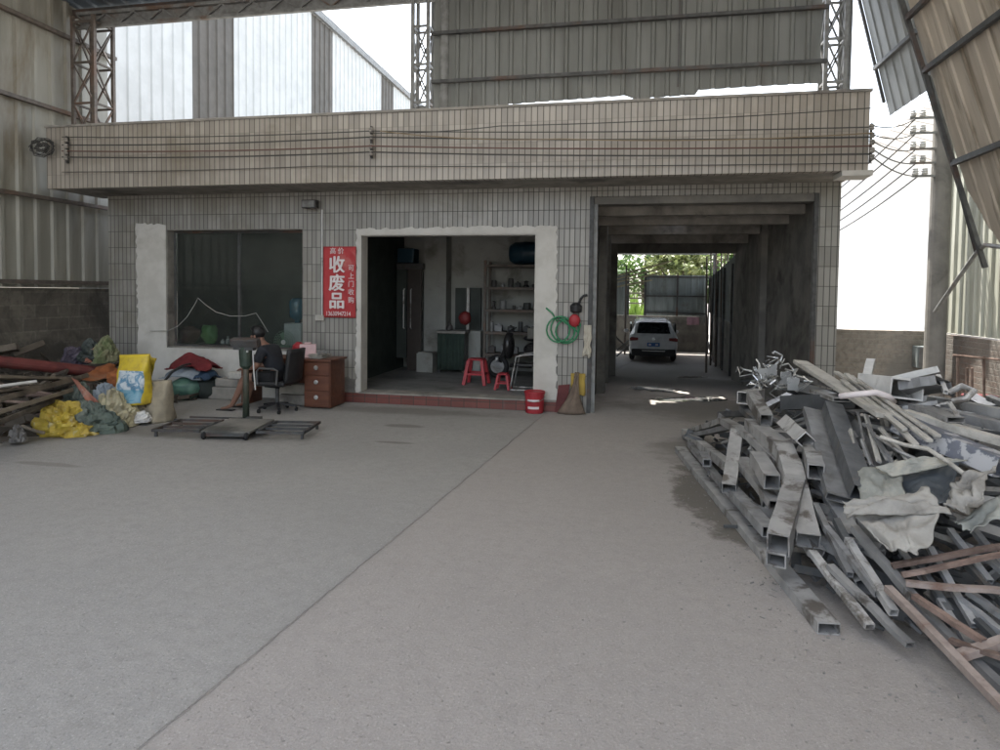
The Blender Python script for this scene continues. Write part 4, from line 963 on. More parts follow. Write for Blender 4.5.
for sy in (-.27,.27):
    MB().path([(PX+.14,PY+sy,.42),(PX+.16,PY+sy,.62),(PX+.10,PY+sy,.645),(PX-.12,PY+sy,.645),(PX-.16,PY+sy,.60),(PX-.15,PY+sy,.42)],.014,8).build('armrest', M['alu_dark'], OC)
def skin(name, joints, edges, mat, parent=None, root=0, sub=2):
    me = bpy.data.meshes.new(name); me.from_pydata([Vector(j[0]) for j in joints], edges, [])
    o = bpy.data.objects.new(name, me); COL.objects.link(o)
    o.modifiers.new('skin','SKIN'); 
    sv = me.skin_vertices[0].data
    for i, j in enumerate(joints):
        r = j[1]; sv[i].radius = (r, r) if not hasattr(r,'__len__') else r
        sv[i].use_root = (i == root)
    s_ = o.modifiers.new('sub','SUBSURF'); s_.levels = sub; s_.render_levels = sub
    dg = bpy.context.evaluated_depsgraph_get(); m2 = bpy.data.meshes.new_from_object(o.evaluated_get(dg)); bpy.data.objects.remove(o)
    for p in m2.polygons: p.use_smooth = True
    m2.materials.clear(); m2.materials.append(mat); m2.name = name
    o = bpy.data.objects.new(name, m2); COL.objects.link(o)
    if parent is not None: o.parent = parent; o.location = -WPOS.get(parent.name, Vector())
    return o
M['skin'] = plain('skin', (.23,.125,.088), .55); M['shirt'] = plain('dark navy shirt', (.022,.024,.03), .9); M['shorts'] = plain('black shorts', (.014,.014,.016), .9); M['hair'] = plain('black hair', (.008,.008,.009), .5)
b0 = Vector((PX+.02, PY, 0))
J = []; E_ = []
def jt(x,y,z,r,par=None):
    J.append((b0+Vector((x,y,z)), r))
    if par is not None: E_.append((par, len(J)-1))
    return len(J)-1
pel = jt(0,0,.50,(.13,.11)); wai = jt(-.05,0,.66,(.12,.10),pel); che = jt(-.14,0,.84,(.135,.11),wai); nk = jt(-.23,0,.955,.055,che); nk2 = jt(-.275,0,1.01,.05,nk)
hd = jt(-.325,0,1.075,.088,nk2); hd2 = jt(-.36,0,1.13,.08,hd)
hands = []
for s_ in (-1,1):
    sh = jt(-.16,s_*.17,.88,.062,che); el = jt(-.20,s_*.235,.66,.045,sh); wr = jt(-.43,s_*.13,.625,.03,el); pa = jt(-.485,s_*.10,.615,(.038,.02),wr)
    for k,(oy,L) in enumerate(((-.03,.065),(-.01,.078),(.01,.074),(.03,.058))):
        f1 = jt(-.53,s_*.10+oy,.612,.0095,pa); f2 = jt(-.53-L*.5,s_*.10+oy*1.1,.592,.008,f1); f3 = jt(-.53-L*.7,s_*.10+oy*1.1,.572,.007,f2)
    t1 = jt(-.475,s_*.06,.612,.011,pa); t2 = jt(-.51,s_*.035,.60,.009,t1)
    hp_ = jt(-.02,s_*.10,.48,.10,pel); kn = jt(-.45,s_*.13,.50,.062,hp_); cf = jt(-.52,s_*.13,.34,.056,kn); an = jt(-.60-.06*(s_<0),s_*.13,.075,.036,cf); toe = jt(-.70-.06*(s_<0),s_*.135,.035,(.036,.022),an); te = jt(-.77-.06*(s_<0),s_*.14,.028,(.036,.016),toe)
PE = skin('person', J, E_, M['skin']); 
# put the figure's origin at its base
off = Vector((PX-.3,PY,0)); PE.data.transform(Matrix.Translation(-off)); PE.location = off; WPOS[PE.name] = off.copy()
tag(PE, 'person in dark shirt and shorts sitting bent forward on the black office chair', 'person')
def child(o_): return o_
Jc = [(b0+Vector(v),r) for v,r in [((0,0,.52),(.155,.135)),((-.05,0,.66),(.145,.125)),((-.14,0,.84),(.158,.132)),((-.205,0,.925),(.085,.075)),((-.16,.17,.885),.08),((-.195,.235,.70),.066),((-.16,-.17,.885),.08),((-.195,-.235,.70),.066)]]
skin('shirt', Jc, [(0,1),(1,2),(2,3),(2,4),(4,5),(2,6),(6,7)], M['shirt'], PE)
Jc = [(b0+Vector(v),r) for v,r in [((0,0,.50),(.15,.13)),((-.03,.10,.485),.115),((-.36,.125,.50),.088),((-.03,-.10,.485),.115),((-.36,-.125,.50),.088)]]
skin('shorts', Jc, [(0,1),(1,2),(0,3),(3,4)], M['shorts'], PE)
hb = MB(); hc = b0+Vector((-.335,0,1.13))
hb.ball(hc,(.118,.102,.105),18,12,.02); 
vs_keep = hb.v
for i, v in enumerate(hb.v):
    d = v-hc
    if d.x < -.05 and d.z < .03: hb.v[i] = hc+Vector((d.x*.55,d.y*.8,d.z*.5))
hb.build('hair', M['hair'], PE, smooth=True)
fcx = b0+Vector((-.42,0,1.075))
MB().ball(fcx+Vector((-.002,0,-.005)),(.022,.016,.024),10,7).build('nose', M['skin'], PE, smooth=True)
for s_ in (-1,1):
    MB().ball(fcx+Vector((.012,s_*.034,.022)),(.010,.013,.008),8,6).build('eye', M['hair'], PE, smooth=True)
    MB().ball(b0+Vector((-.325,s_*.088,1.075)),(.018,.012,.03),8,6).build('ear', M['skin'], PE, smooth=True)
MB().ball(fcx+Vector((.022,0,-.045)),(.010,.024,.006),8,6).build('mouth', plain('lips',(.22,.09,.08),.5), PE, smooth=True)
for s_ in (-1,1):
    fx = -.70-.06*(s_<0)
    MB().obox(b0+Vector((fx+.0,s_*.135,.008)),(X,Y,Z),(.13,.045,.008)).build('sandal', M['black_plastic'], PE, bevel=.006)

# ================================================================== PLATFORM SCALE
PSC = thing('platform_scale', 'green column platform scale with low wheeled deck and open ramp frames', 'scale', (-4.7,7.1,0))
M['scale_green'] = surf('dark green enamel', (.035,.055,.04), (.025,.04,.03), 8, dirt=(.09,.07,.05), rough=.5)
d0 = at(167,428,z=.10); d1 = at(298,428,z=.10)
cpost = at(249,414,z=.05)
u_ = Vector((.985,.17,0)).normalized(); v2 = Vector((-u_.y,u_.x,0))
dc = Vector((-4.62,7.02,0))
MB().obox(dc+Z*.087,(u_,v2,Z),(.29,.38,.014)).build('deck', M['dark_cement'], PSC, bevel=.006)
MB().obox(dc+Z*.055-v2*.36,(u_,v2,Z),(.27,.02,.017)).obox(dc+Z*.055+v2*.36,(u_,v2,Z),(.27,.02,.017)).obox(dc+Z*.055,(u_,v2,Z),(.03,.33,.015)).build('frame', M['steel_dark'], PSC)
for sx in (-1,1):
    for sy in (-1,1):
        wheel(dc+u_*.25*sx+v2*.38*sy+Z*.046,.046,.05,(v2,Z,u_),PSC,M['tyre'],M['steel_grey'])
def ramp_frame(sx):
    mb = MB(); cc = dc+u_*sx*.62+Z*.08
    for sy in (-1,-.33,.33,1): mb.obox(cc+v2*.30*sy,(u_,v2,Z),(.27,.014,.014))
    for q in (-1,1): mb.obox(cc+u_*.27*q,(u_,v2,Z),(.016,.32,.016))
    mb.obox(dc+u_*sx*.32+Z*.08,(u_,v2,Z),(.02,.2,.012))
    mb.build('ramp_frame', M['steel_dark'], PSC)
    for sy in (-1,1): MB().obox(cc+u_*sx*.25+v2*.28*sy-Z*.047,(u_,v2,Z),(.015,.015,.033)).build('foot', M['steel_dark'], PSC)
ramp_frame(-1); ramp_frame(1)
pb = Vector((at(246,400,y=7.5).x,7.5,0))
MB().cyl(pb+Z*.05,pb+Z*.98,.042,.036,14).build('column', M['scale_green'], PSC, smooth=True)
MB().lathe(pb+Z*.72,[(.04,0),(.075,.04),(.085,.2),(.085,.34),(.05,.37)],14).build('column_head', M['scale_green'], PSC)
hp0 = at(247,344,y=7.48)
MB().obox(Vector((hp0.x,7.45,hp0.z+.02)),(X,Vector((0,.95,.3)).normalized(),Vector((0,-.3,.95)).normalized()),(.19,.05,.055)).build('display_head', M['steel_dark'], PSC, bevel=.012)
MB().box(hp0.x-.16,hp0.x+.12,7.42,7.5,hp0.z-.075,hp0.z-.04).build('beam', M['steel_dark'], PSC)
mb = MB(); mb.path([(hp0.x-.18,7.45,hp0.z-.03),(hp0.x-.22,7.45,hp0.z+.0),(hp0.x-.21,7.45,hp0.z+.06),(hp0.x-.15,7.45,hp0.z+.075)],.007,6); mb.build('beam_hook', M['alu'], PSC)
for k in range(3): MB().lathe((hp0.x-.04+.035*k,7.44,hp0.z-.105),[(.012,0),(.014,.005),(.014,.025),(.008,.03)],8).build('weight', M['alu'], PSC)
MB().path([(hp0.x+.10,7.45,hp0.z-.05),(hp0.x+.115,7.45,.7),(hp0.x+.13,7.46,.46)],.008,6).build('rod', M['white_paint'], PSC)
MB().obox(dc+v2*.44+Z*.09,(u_,v2,Z),(.09,.05,.02)).build('column_bracket', M['steel_dark'], PSC)

# cloth bundles and blocks under the window
def pile_cloth(name, lab, cat, c, rx, ry, h, mat, seed):
    c = Vector(c)
    def fn(a,b):
        u0, w0 = 2*a-1, 2*b-1
        r2 = min(1,u0*u0*.8+w0*w0*.8)
        return c+Vector((rx*u0*(1+.15*n3((a*3,b*3,seed))), ry*w0*(1+.15*n3((a*3,seed,b*3))), h*(1-r2)**.7*(1+.5*n3((a*3.2,b*3.2,seed+4)))+.015*n3((a*11,b*11,seed))+.008))
    return MB().sheet(fn, 26, 22, .012).build(name, mat, None, lab, cat, smooth=True)
M['cloth_red'] = surf('dark red cloth', (.16,.022,.025), (.11,.016,.018), 6, rough=.9); M['cloth_blue'] = surf('pale blue cloth', (.30,.34,.38), (.22,.25,.28), 5, rough=.9); M['bag_green'] = surf('greenish clear bag', (.10,.20,.15), (.07,.14,.11), 8, rough=.35); M['cloth_navy'] = surf('navy cloth', (.03,.06,.11))
yy = 9.2
c0 = at(193,398,z=0.)
cb = Vector((-7.0,9.12,0))
bagmesh(Vector((at(186,395,y=9.0).x,9.0,0)),.27,.22,.34,3,.05).build('plastic_bag', M['bag_green'], None, 'greenish plastic bag at the bottom of the cloth heap under the window', 'bag', smooth=True)
bagmesh(Vector((at(205,395,y=9.15).x,9.17,0)),.22,.2,.36,8,.05).build('dark_bag', M['inner_dark'], None, 'dark bag beside the greenish bag under the window', 'bag', smooth=True)
pile_cloth('blanket','pale blue blanket folded over the bags under the window','blanket',(at(188,385,y=9.08).x,9.1,.33),.36,.24,.14,M['cloth_blue'],2)
pile_cloth('navy_cloth','navy cloth hanging at the right of the cloth heap','cloth',(at(207,380,y=9.1).x,9.08,.33),.15,.2,.12,M['cloth_navy'],6)
pile_cloth('red_cloth','dark red cloth thrown over the top of the heap under the window','cloth',(at(193,367,y=9.1).x,9.12,.47),.38,.2,.20,M['cloth_red'],9)
def rock(c, s, seed, name, lab, cat, mat):
    random.seed(seed); mb = MB().box(c[0]-s[0],c[0]+s[0],c[1]-s[1],c[1]+s[1],c[2],c[2]+s[2])
    return mb.build(name, mat, None, lab, cat, bevel=.02)
for i,(px,w_,h_,z_,lab,nm) in enumerate(((222,.17,.20,0,'left grey cement block on the ground under the window','cement_block'),(240,.18,.2,0,'right grey cement block on the ground under the window','cement_block'),(231,.2,.13,.202,'middle grey block laid across the two ground blocks','cement_block'),(241,.16,.11,.334,'long pale plank end on top of the grey blocks','plank'))):
    x_ = at(px,390,y=9.2).x; rock((x_,9.2,z_),(w_,.13,h_),i,nm,lab,'block' if nm!='plank' else 'plank',M['cement'] if i != 3 else M['cream_strip'])
x_ = at(297,380,y=9.05).x
for k in range(2): MB().box(x_-.25,x_+.25,8.95,9.14,.0+.16*k+.001,.15+.16*k).build('crate', M['cement'], None, ['grey box on the floor under the desk','smaller box stacked upon the box under the desk'][k], 'box', bevel=.01)
# ================================================================== REAR YARD
gr = gz(30)
RFN = thing('rear_fence', 'grey ribbed sheet fence standing on a dark wall behind the parked car', 'fence', (2, 29.6, gr))
yf = 29.6
a, b = at(645,275,y=yf), at(708,276,y=yf); c0 = at(645,315.5,y=yf)
MB().corr((a.x,yf,c0.z), X, Z, -Y, b.x-a.x, a.z-c0.z, .26, .03).build('sheeting', M['fence_sheet'], RFN)
for py in (277,296,313): 
    p = at(660,py,y=yf-.05); MB().box(a.x,b.x,yf-.09,yf-.045,p.z-.03,p.z+.03).build('rail', M['steel_dark'], RFN)
p = at(677,300,y=yf); MB().box(p.x-.04,p.x+.04,yf-.13,yf-.092,c0.z,a.z).build('post', M['steel_dark'], RFN)
a2, b2 = at(600,277,y=yf), at(628,277,y=yf)
MB().corr((a2.x,yf,c0.z), X, Z, -Y, b2.x-a2.x, a.z-c0.z, .26, .03).build('sheeting', M['fence_sheet'], RFN)
MB().box(-6,3.55,yf+.02,yf+.25,gr-.05,c0.z-.004).build('base_wall', M['dark_cement'], RFN)
for px in (628,645):
    p = at(px,300,y=yf); MB().box(p.x-.05,p.x+.05,yf-.06,yf-.005,c0.z,a.z+.1).build('post', M['steel_dark'], RFN)
SFN = thing('side_fence', 'dark ribbed sheet fence along the right side of the rear yard', 'fence', (3.1, 22, gr))
p0 = Vector((2.72,16.75,0)); p1 = Vector((3.55,29.5,0)); du = (p1-p0).normalized()
MB().corr((p0.x,p0.y,1.0), du, Z, Vector((-du.y,du.x,0)), (p1-p0).length, 1.95, .26, .03, top=lambda a: 1.85-.03*a).build('sheeting', M['fence_sheet'], SFN)
mb = MB().bar(p0+Z*.1+Vector((.12,0,0)), p1+Z*.1+Vector((.12,0,0)), .16, 1.79); mb.build('base_wall', M['dark_cement'], SFN)
for i in range(5):
    q = p0+du*(1.2+2.7*i); MB().box(q.x-.11,q.x-.05,q.y-.03,q.y+.03,-.8,2.6).build('post', M['steel_dark'], SFN)
random.seed(5)
for i,(px,py0,py1) in enumerate(((711,243,300),(716,236,300),(721,244,310),(727,240,320),(734,246,330),(706,262,330))):
    yq = 24-.9*i; p = at(px,py1,y=yq); q = at(px+random.uniform(-1,2),py0-6,y=yq-.2)
    MB().cyl(Vector((p.x,yq-.3,gz(yq))), Vector((q.x,yq,q.z)), .03,.024,8).build('bamboo_pole', M['steel_brown'], None, 'upright dark pole leaning on the side fence of the rear yard', 'pole', 'poles leaning on the side fence')
M['bamboo'] = surf('pale bamboo', (.45,.40,.26), (.36,.32,.2), 8, rough=.6)
for i,(xa,ya_,xb,yb2,l) in enumerate(((612,277,672,261,'topmost'),(612,280,664,268,'second'),(612,283,660,273,'third'),(616,287,652,280,'lowest'))):
    p, q = at(xa,ya_,y=27.5), at(xb,yb2,y=27.2)
    MB().cyl(p,q,.035,.03,8).build('bamboo_rail', M['bamboo'], None, l+' pale bamboo rail slanting across above the rear fence', 'pole', 'bamboo rails')
FRM = thing('bamboo_stand','dark bamboo stand that carries the pale rails beside the rear fence','stand',(-.6,27.4,gr))
for px in (608,626.5):
    p = at(px,265,y=27.4); MB().cyl((p.x,27.4,gr),(p.x,27.4,p.z),.04,.035,8).build('post', M['steel_brown'], FRM)
M['rail_pale'] = plain('pale board', (.5,.47,.36))
for i,py in enumerate((293,298,303)):
    p, q = at(628.6,py,y=29.7), at(644.4,py,y=29.7); MB().box(p.x,q.x,29.62,29.66,p.z-.04,p.z+.03).build('gap_board', M['rail_pale'], RFN)
hang('towel','pink towel draped over the dark wall behind the car','towel',687,317,699,325,yf-.16,plain('pink cloth',(.42,.26,.32),.9),.03,.03,3)
hang('cloth','grey cloth draped beside the pink towel on the dark wall','cloth',699.6,316,705,325,yf-.14,plain('grey cloth',(.2,.2,.19),.9),.03,.03,6)
MB().cyl(at(717,372,y=24.5),at(707,340,y=27),.05,.04,8).build('log', M['steel_brown'], None, 'dark log leaning in the right corner of the rear yard', 'log')
for i,(x_a,y_a,x_b,y_b) in enumerate(((617,350,628,341),(617,356,629,345),(613,334,626,347))):
    MB().cyl(at(x_a,y_a,y=23.5),at(x_b,y_b,y=23.9),.03,n=6).build('timber', M['steel_grey'], None, 'thin grey timber piece stacked left of the parked car', 'timber', 'timber left of the car')
CN = thing('shade_canopy','flat dark sheet canopy added to shade the rear yard','canopy',(0,22,3.4))
MB().box(-7,3.75,16.604,29.5,3.52,3.58).build('sheet', M['roof'], CN)  # canopy added to keep the car and rear fence in shade
for xx in (-6.8,3.68): MB().box(xx-.05,xx+.05,29.3,29.4,gr,3.51).build('post', M['steel_dark'], CN)

# car
CX, CY, CZ = at(653,361,y=24.6).x, 24.55, gz(24.6)
CAR = thing('parked_car','white compact sport utility car parked facing away in the rear yard','car',(CX,CY,CZ))
M['car_white'] = plain('white car paint', (.62,.63,.64), .25); M['car_glass'] = plain('dark car glass', (.012,.014,.015), .08); M['car_black'] = plain('black car plastic', (.02,.02,.02), .6)
M['tail_red'] = plain('tail lamp red', (.16,.012,.012), .2); M['chrome'] = plain('chrome', (.7,.7,.7), .15, 1.)
stn = [(0.00,.34,.78,.84,.72,.80,.72),(.06,.27,.90,.99,.79,.865,.71),(.16,.24,.95,1.10,.84,.885,.70),(.48,.22,.98,1.50,.87,.885,.60),(.75,.2,.97,1.57,.885,.89,.61),(2.0,.2,.96,1.60,.885,.89,.62),(2.9,.2,.95,1.50,.885,.885,.60),(3.55,.2,.94,.99,.88,.87,.70),(4.25,.22,.84,.89,.84,.82,.62),(4.48,.32,.58,.66,.70,.68,.55)]
vs=[];fs=[];rows=[]
for y_,zb,zt,zr,wb,wm,wr in stn:
    half = [(wb*.88,zb),(wb,zb+.12),(wm,zb+.5*(zt-zb)),(wm*.985,zt),(wr+.05*(zr>1.2),zr-.09 if zr>1.2 else zr-.02),(wr*.8,zr)]
    ring = [(x_,z_) for x_,z_ in half]+[(-x_,z_) for x_,z_ in half[::-1]]
    rows.append([Vector((CX+x_,CY+y_,CZ+z_)) for x_,z_ in ring])
n_=12
for r__ in rows: vs+=r__
for i in range(len(rows)-1):
    for k in range(n_): fs.append((i*n_+k,i*n_+(k+1)%n_,(i+1)*n_+(k+1)%n_,(i+1)*n_+k))
fs+=[tuple(range(n_)),tuple((len(rows)-1)*n_+k for k in range(n_))]
bo = MB().add(vs,fs).build('body',M['car_white'],CAR,smooth=False,bevel=.03)
sl0, sl1 = Vector((0,.13,1.07)), Vector((0,.455,1.46)); o3 = Vector((CX,CY,CZ)); dsl=(sl1-sl0); nv = Vector((0,-dsl.z,dsl.y)).normalized()
MB().prism([(-.62,0),(.62,0),(.53,dsl.length),(-.53,dsl.length)], o3+sl0+nv*.005, X, dsl.normalized(), nv, .012).build('rear_window',M['car_glass'],CAR,bevel=.01)
MB().bar(o3+Vector((-.5,.42,1.55)),o3+Vector((.5,.42,1.55)),.16,.03).build('roof_spoiler',M['car_white'],CAR,bevel=.01)
for s_ in (-1,1):
    MB().prism([(0,0),(.30,.03),(.30,.13),(.05,.15),(-.02,.10)] , o3+Vector((s_*.86,.045,.79)), X*-s_, Z, -Y, .07).build('tail_light',M['tail_red'],CAR,bevel=.012)
    MB().prism([(.62,.98),(1.5,1.0),(2.6,1.0),(2.9,1.05),(2.5,1.42),(1.2,1.46),(.75,1.40)], o3+X*s_*.80, Y, Z, X*s_, .06).build('side_window',M['car_glass'],CAR)
    m_ = MB().ball(o3+Vector((s_*1.0,2.75,1.02)),(.11,.06,.08),12,8).build('wing_mirror',M['car_white'],CAR,smooth=True)
    MB().bar(o3+Vector((s_*.60,.8,1.60)),o3+Vector((s_*.60,2.4,1.62)),.03,.03).build('roof_rail',M['chrome'],CAR)
    for yy in (.78,3.52): wheel(o3+Vector((s_*.77,yy,.33)),.33,.21,'x',CAR,M['tyre'],M['alu'])
MB().box(CX-.80,CX+.80,CY-.055,CY+.25,CZ+.24,CZ+.50).build('rear_bumper',M['car_black'],CAR,bevel=.04)
MB().box(CX-.42,CX+.42,CY-.068,CY-.057,CZ+.42,CZ+.455).build('chrome_strip',M['chrome'],CAR)
MB().box(CX-.23,CX+.23,CY-.03,CY-.012,CZ+.60,CZ+.74).build('license_plate',plain('blue plate',(.03,.12,.36),.4),CAR)
MB().box(CX-.50,CX+.50,CY+.02,CY+.04,CZ+.79,CZ+.82).build('trim_strip',M['chrome'],CAR)
MB().lathe((CX,CY+.02,CZ+.87),[(.03,0),(.055,.005),(.055,.03)],16,(X,Z,-Y)).build('emblem',M['chrome'],CAR)
for k in range(2): MB().box(CX-.18+.25*k,CX-.08+.25*k,CY-.034,CY-.031,CZ+.64,CZ+.70).build('plate_mark',M['letter_white'],CAR)

# trees beyond the fence
def leaf_mat(name, c1, c2):
    m, t, bs = mat_base(name); oi = t.nodes.new('ShaderNodeObjectInfo'); co = coords(t, True)
    col = mix(t, ramp(t, noise(t, co, 1.3, 4), .35, .65), c1, c2)
    t.links.new(col, bs.inputs['Base Color']); bs.inputs['Roughness'].default_value = .6
    tr_ = t.nodes.new('ShaderNodeBsdfTranslucent'); t.links.new(col, tr_.inputs[0]); ms = t.nodes.new('ShaderNodeMixShader'); ms.inputs[0].default_value = .3
    t.links.new(bs.outputs[0], ms.inputs[1]); t.links.new(tr_.outputs[0], ms.inputs[2]); t.links.new(ms.outputs[0], t.nodes['Material Output'].inputs[0])
    return m
M['leaf_a'] = leaf_mat('leaves mid green', (.055,.11,.025), (.10,.16,.04)); M['leaf_b'] = leaf_mat('leaves dark green', (.028,.062,.018), (.05,.09,.025)); M['leaf_c'] = leaf_mat('leaves yellow green', (.12,.15,.05), (.17,.19,.07))
M['bark'] = surf('bark', (.09,.07,.05), rough=.95, bmp=.5)
def crown(c, r, n_cl, n_leaf, ls):
    mb = MB(); c = Vector(c)
    for _ in range(n_cl):
        d = Vector((random.gauss(0,1),random.gauss(0,1),random.gauss(0,1))).normalized()*random.uniform(.35,1.)
        cc = c+Vector((d.x*r[0],d.y*r[1],d.z*r[2])); cr = random.uniform(.16,.34)*min(r)
        for _ in range(n_leaf):
            e = Vector((random.gauss(0,1),random.gauss(0,1),random.gauss(0,.8))).normalized()*cr*random.uniform(.4,1.)
            p = cc+e; a = Vector((random.gauss(0,1),random.gauss(0,1),random.gauss(0,.6))).normalized(); b = a.cross(Vector((random.gauss(0,1),random.gauss(0,1),random.gauss(0,1)))).normalized(); s_ = ls*random.uniform(.6,1.3)
            mb.add([p-a*s_,p-b*s_*.45,p+a*s_,p+b*s_*.45],[(0,1,2,3)])
    return mb
random.seed(42)
TL = [(-6,36,5.5,2.6,'leaf_b','dark dense tree'),(-2.2,34,4.6,2.1,'leaf_b','dark rounded tree'),(.8,37,5.6,2.5,'leaf_a','mid green tree'),(2.6,33.5,4.4,1.7,'leaf_c','yellow green low tree'),(4.8,36,5.8,2.4,'leaf_a','broad mid green tree'),(7.4,38,6.5,2.6,'leaf_c','yellow green tall tree'),(3.2,43,9.,3.6,'leaf_b','tall dark tree'),(-3,44,9.5,3.8,'leaf_a','tall mid green tree'),(8.6,42,13.0,3.6,'leaf_c','highest yellow green tree')]
pos = ['at the far left beyond the rear fence','left of the gap in the rear fence','right behind the middle of the rear fence','behind the right half of the rear fence','behind the corner of the two fences','right of the fence corner','towering behind the others on the right','towering behind the others on the left','rising above the tiled fascia']
for (x_,y_,h_,r_,mt,kd),po in zip(TL,pos):
    T = thing('tree', '%s %s' % (kd,po), 'tree', (x_,y_,-.8), 'trees beyond the rear fence')
    MB().path([(x_,y_,-.8),(x_+.1,y_,h_*.3),(x_-.1,y_+.1,h_*.62)],.17,8,.07).build('trunk',M['bark'],T)
    for k in range(4):
        a = k*1.6; MB().path([(x_,y_,h_*.3+.2*k),(x_+r_*.35*math.cos(a),y_+r_*.35*math.sin(a),h_*.45+.2*k),(x_+r_*.6*math.cos(a),y_+r_*.6*math.sin(a),h_*.6+.25*k)],.07,6,.02).build('branch',M['bark'],T)
    zc = (h_+.6)*.55; crown((x_,y_,zc),(r_,r_*.9,(h_-zc)*1.0+.15),48,46,.17).build('crown',M[mt],T)
GP_ = MB()
for k in range(60):
    p = Vector((random.uniform(-.2,1.1),random.uniform(30.2,31.5),gr)); tip = p+Vector((random.uniform(-.6,.6),random.uniform(-.3,.3),random.uniform(1.8,2.9))); mid = (p+tip)/2+Z*.4
    w_ = Vector((.045,.02,0)); GP_.add([p-w_,p+w_,mid+w_*1.2,mid-w_*1.2,tip],[(0,1,2,3),(3,2,4)])
GP_.build('tall_grass_plant', leaf_mat('bright grass blade',(.13,.22,.04),(.18,.28,.06)), None, 'bright green tall leafy plant showing through the gap in the rear fence', 'plant')

# ================================================================== SCRAP HEAP ON THE RIGHT
def smooth(a, b, v): t = max(0, min(1, (v-a)/(b-a))); return t*t*(3-2*t)
XS = [(2.0,2.3),(3.0,1.45),(3.6,1.05),(4.5,.86),(5.5,.78),(6.5,.70),(7.5,.66),(8.2,1.1),(8.8,2.2)]
def x0f(y):
    if y <= XS[0][0]: return XS[0][1]
    for (ya,xa),(yb,xb) in zip(XS[:-1],XS[1:]):
        if y <= yb: return xa+(xb-xa)*(y-ya)/(yb-ya)
    return XS[-1][1]
def zsurf(x, y):
    tp = 1.08*smooth(2.2,5.6,y)*(1-smooth(8.0,9.2,y))+.04
    tp *= 1-.25*smooth(3.3,4.3,x)
    d = x-x0f(y)
    return max(0, tp*(1-math.exp(-max(0,d)*1.35)))
def HP(px, py, lift=0.):
    d = ray(px,py); t = 1.5
    while t < 14:
        p = CAMP+d*t
        if p.z <= zsurf(p.x,p.y)+lift or p.z <= lift: return p
        t += .012
    return p
used = {}
def jitter_line(p, q, n=5, j=.008):
    return [p+(q-p)*(i/n)+(Vector((random.uniform(-j,j),random.uniform(-j,j),random.uniform(-j,j))) if 0<i<n else Vector()) for i in range(n+1)]
def tube(p, q, w, h, mat, label, group=None, name='metal_tube', cat='metal tube', roll=0, t=.005, ext=0, bend=None, dent=.018):
    p, q = Vector(p), Vector(q)
    if ext: p = p-(q-p).normalized()*ext
    pts = [p]+(bend or [])+[q]
    if not bend: pts = jitter_line(p, q, 5, .003)
    else:
        o = []
        for a, b in zip(pts[:-1], pts[1:]): o += jitter_line(a, b, 3, .004)[:-1]
        pts = o+[pts[-1]]
    return MB().rtube(pts, w, h, t, roll, dent).build(name, mat if not isinstance(mat,str) else M[mat], None, label, cat, group)
random.seed(77)
# random lower layers first (the bulk of the heap)
cnt = 0
kinds = [('alu','pale'),('alu_grey','dull grey'),('alu_dark','dark grey')]
for k in range(120):
    y_ = random.uniform(3.2,8.3); x_ = random.uniform(x0f(y_)+.15, 3.9)
    zt = zsurf(x_,y_)
    if zt < .12: continue
    f = random.uniform(.15,.82); z_ = zt*f
    a = random.gauss(1.95,.55); L = random.uniform(.7,2.4); d = Vector((math.cos(a),math.sin(a),random.uniform(-.22,.22))).normalized()
    p = Vector((x_,y_,z_)); A, Bq = p-d*L/2, p+d*L/2
    ok = True
    for e in (A, Bq):
        zz = zsurf(e.x,e.y)
        if e.z > zz-.03: e.z = max(.03, zz-.05)
        e.z = max(e.z,.03); e.x = min(e.x,4.2)
        if e.x < x0f(e.y)+.08: ok = False
    if not ok: continue
    mt, kd = random.choices(kinds,(3,4,4))[0]; s = random.choice([.04,.05,.07,.09,.11])
    tube(A,Bq,s,s*random.choice([.5,1,1,.7]),mt,'%s square tube buried in the middle layers of the metal scrap heap' % kd,'%s tubes inside the scrap heap' % kd,roll=random.uniform(0,1.5))
# dark offcuts filling the core
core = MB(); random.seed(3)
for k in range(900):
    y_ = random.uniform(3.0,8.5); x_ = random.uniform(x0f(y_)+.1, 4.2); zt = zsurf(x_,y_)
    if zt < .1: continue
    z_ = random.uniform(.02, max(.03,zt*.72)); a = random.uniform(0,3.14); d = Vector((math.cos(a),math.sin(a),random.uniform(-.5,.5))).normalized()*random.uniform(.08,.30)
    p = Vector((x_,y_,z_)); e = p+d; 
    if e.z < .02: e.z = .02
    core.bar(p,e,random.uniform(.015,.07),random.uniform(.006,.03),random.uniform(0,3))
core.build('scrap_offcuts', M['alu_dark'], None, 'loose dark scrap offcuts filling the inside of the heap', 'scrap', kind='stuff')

def T2(x1,y1,x2,y2,w,h,mat,label,l1=.04,l2=.04,roll=0,name='metal_tube',cat='metal tube',t=.005,**k):
    return tube(HP(x1,y1,l1),HP(x2,y2,l2),w,h,mat,label,None,name,cat,roll,t,**k)
def stub(px,py,dx,dy,w,h,L,mat,label,roll=0.):
    e = HP(px,py,.20); d0_ = (e-CAMP).length; far = CAMP+ray(px+dx,py+dy).normalized()*(d0_+L)
    return tube(far,e,w,h,mat,label,roll=roll,t=.009,dent=.03)
g1 = at(680,449,z=.03); g2 = at(829,629,z=.03)
tube(g1,g2,.115,.06,'alu','long flat hollow profile lying on the concrete along the front edge of the heap',roll=0,t=.005,dent=.03)
T2(685,432,733,470,.085,.085,'alu','square tube slanting down at the far left tip of the heap',.06,.05)
tube(HP(694,431,.06),HP(792,474,.10),.10,.06,'alu','kinked flat profile crossing the left side of the heap',bend=[HP(724,421,.10),HP(752,437,.10)])
T2(737,433,729,489,.11,.09,'alu','short upright tube with a slotted open end at the left of the heap',.12,.16)
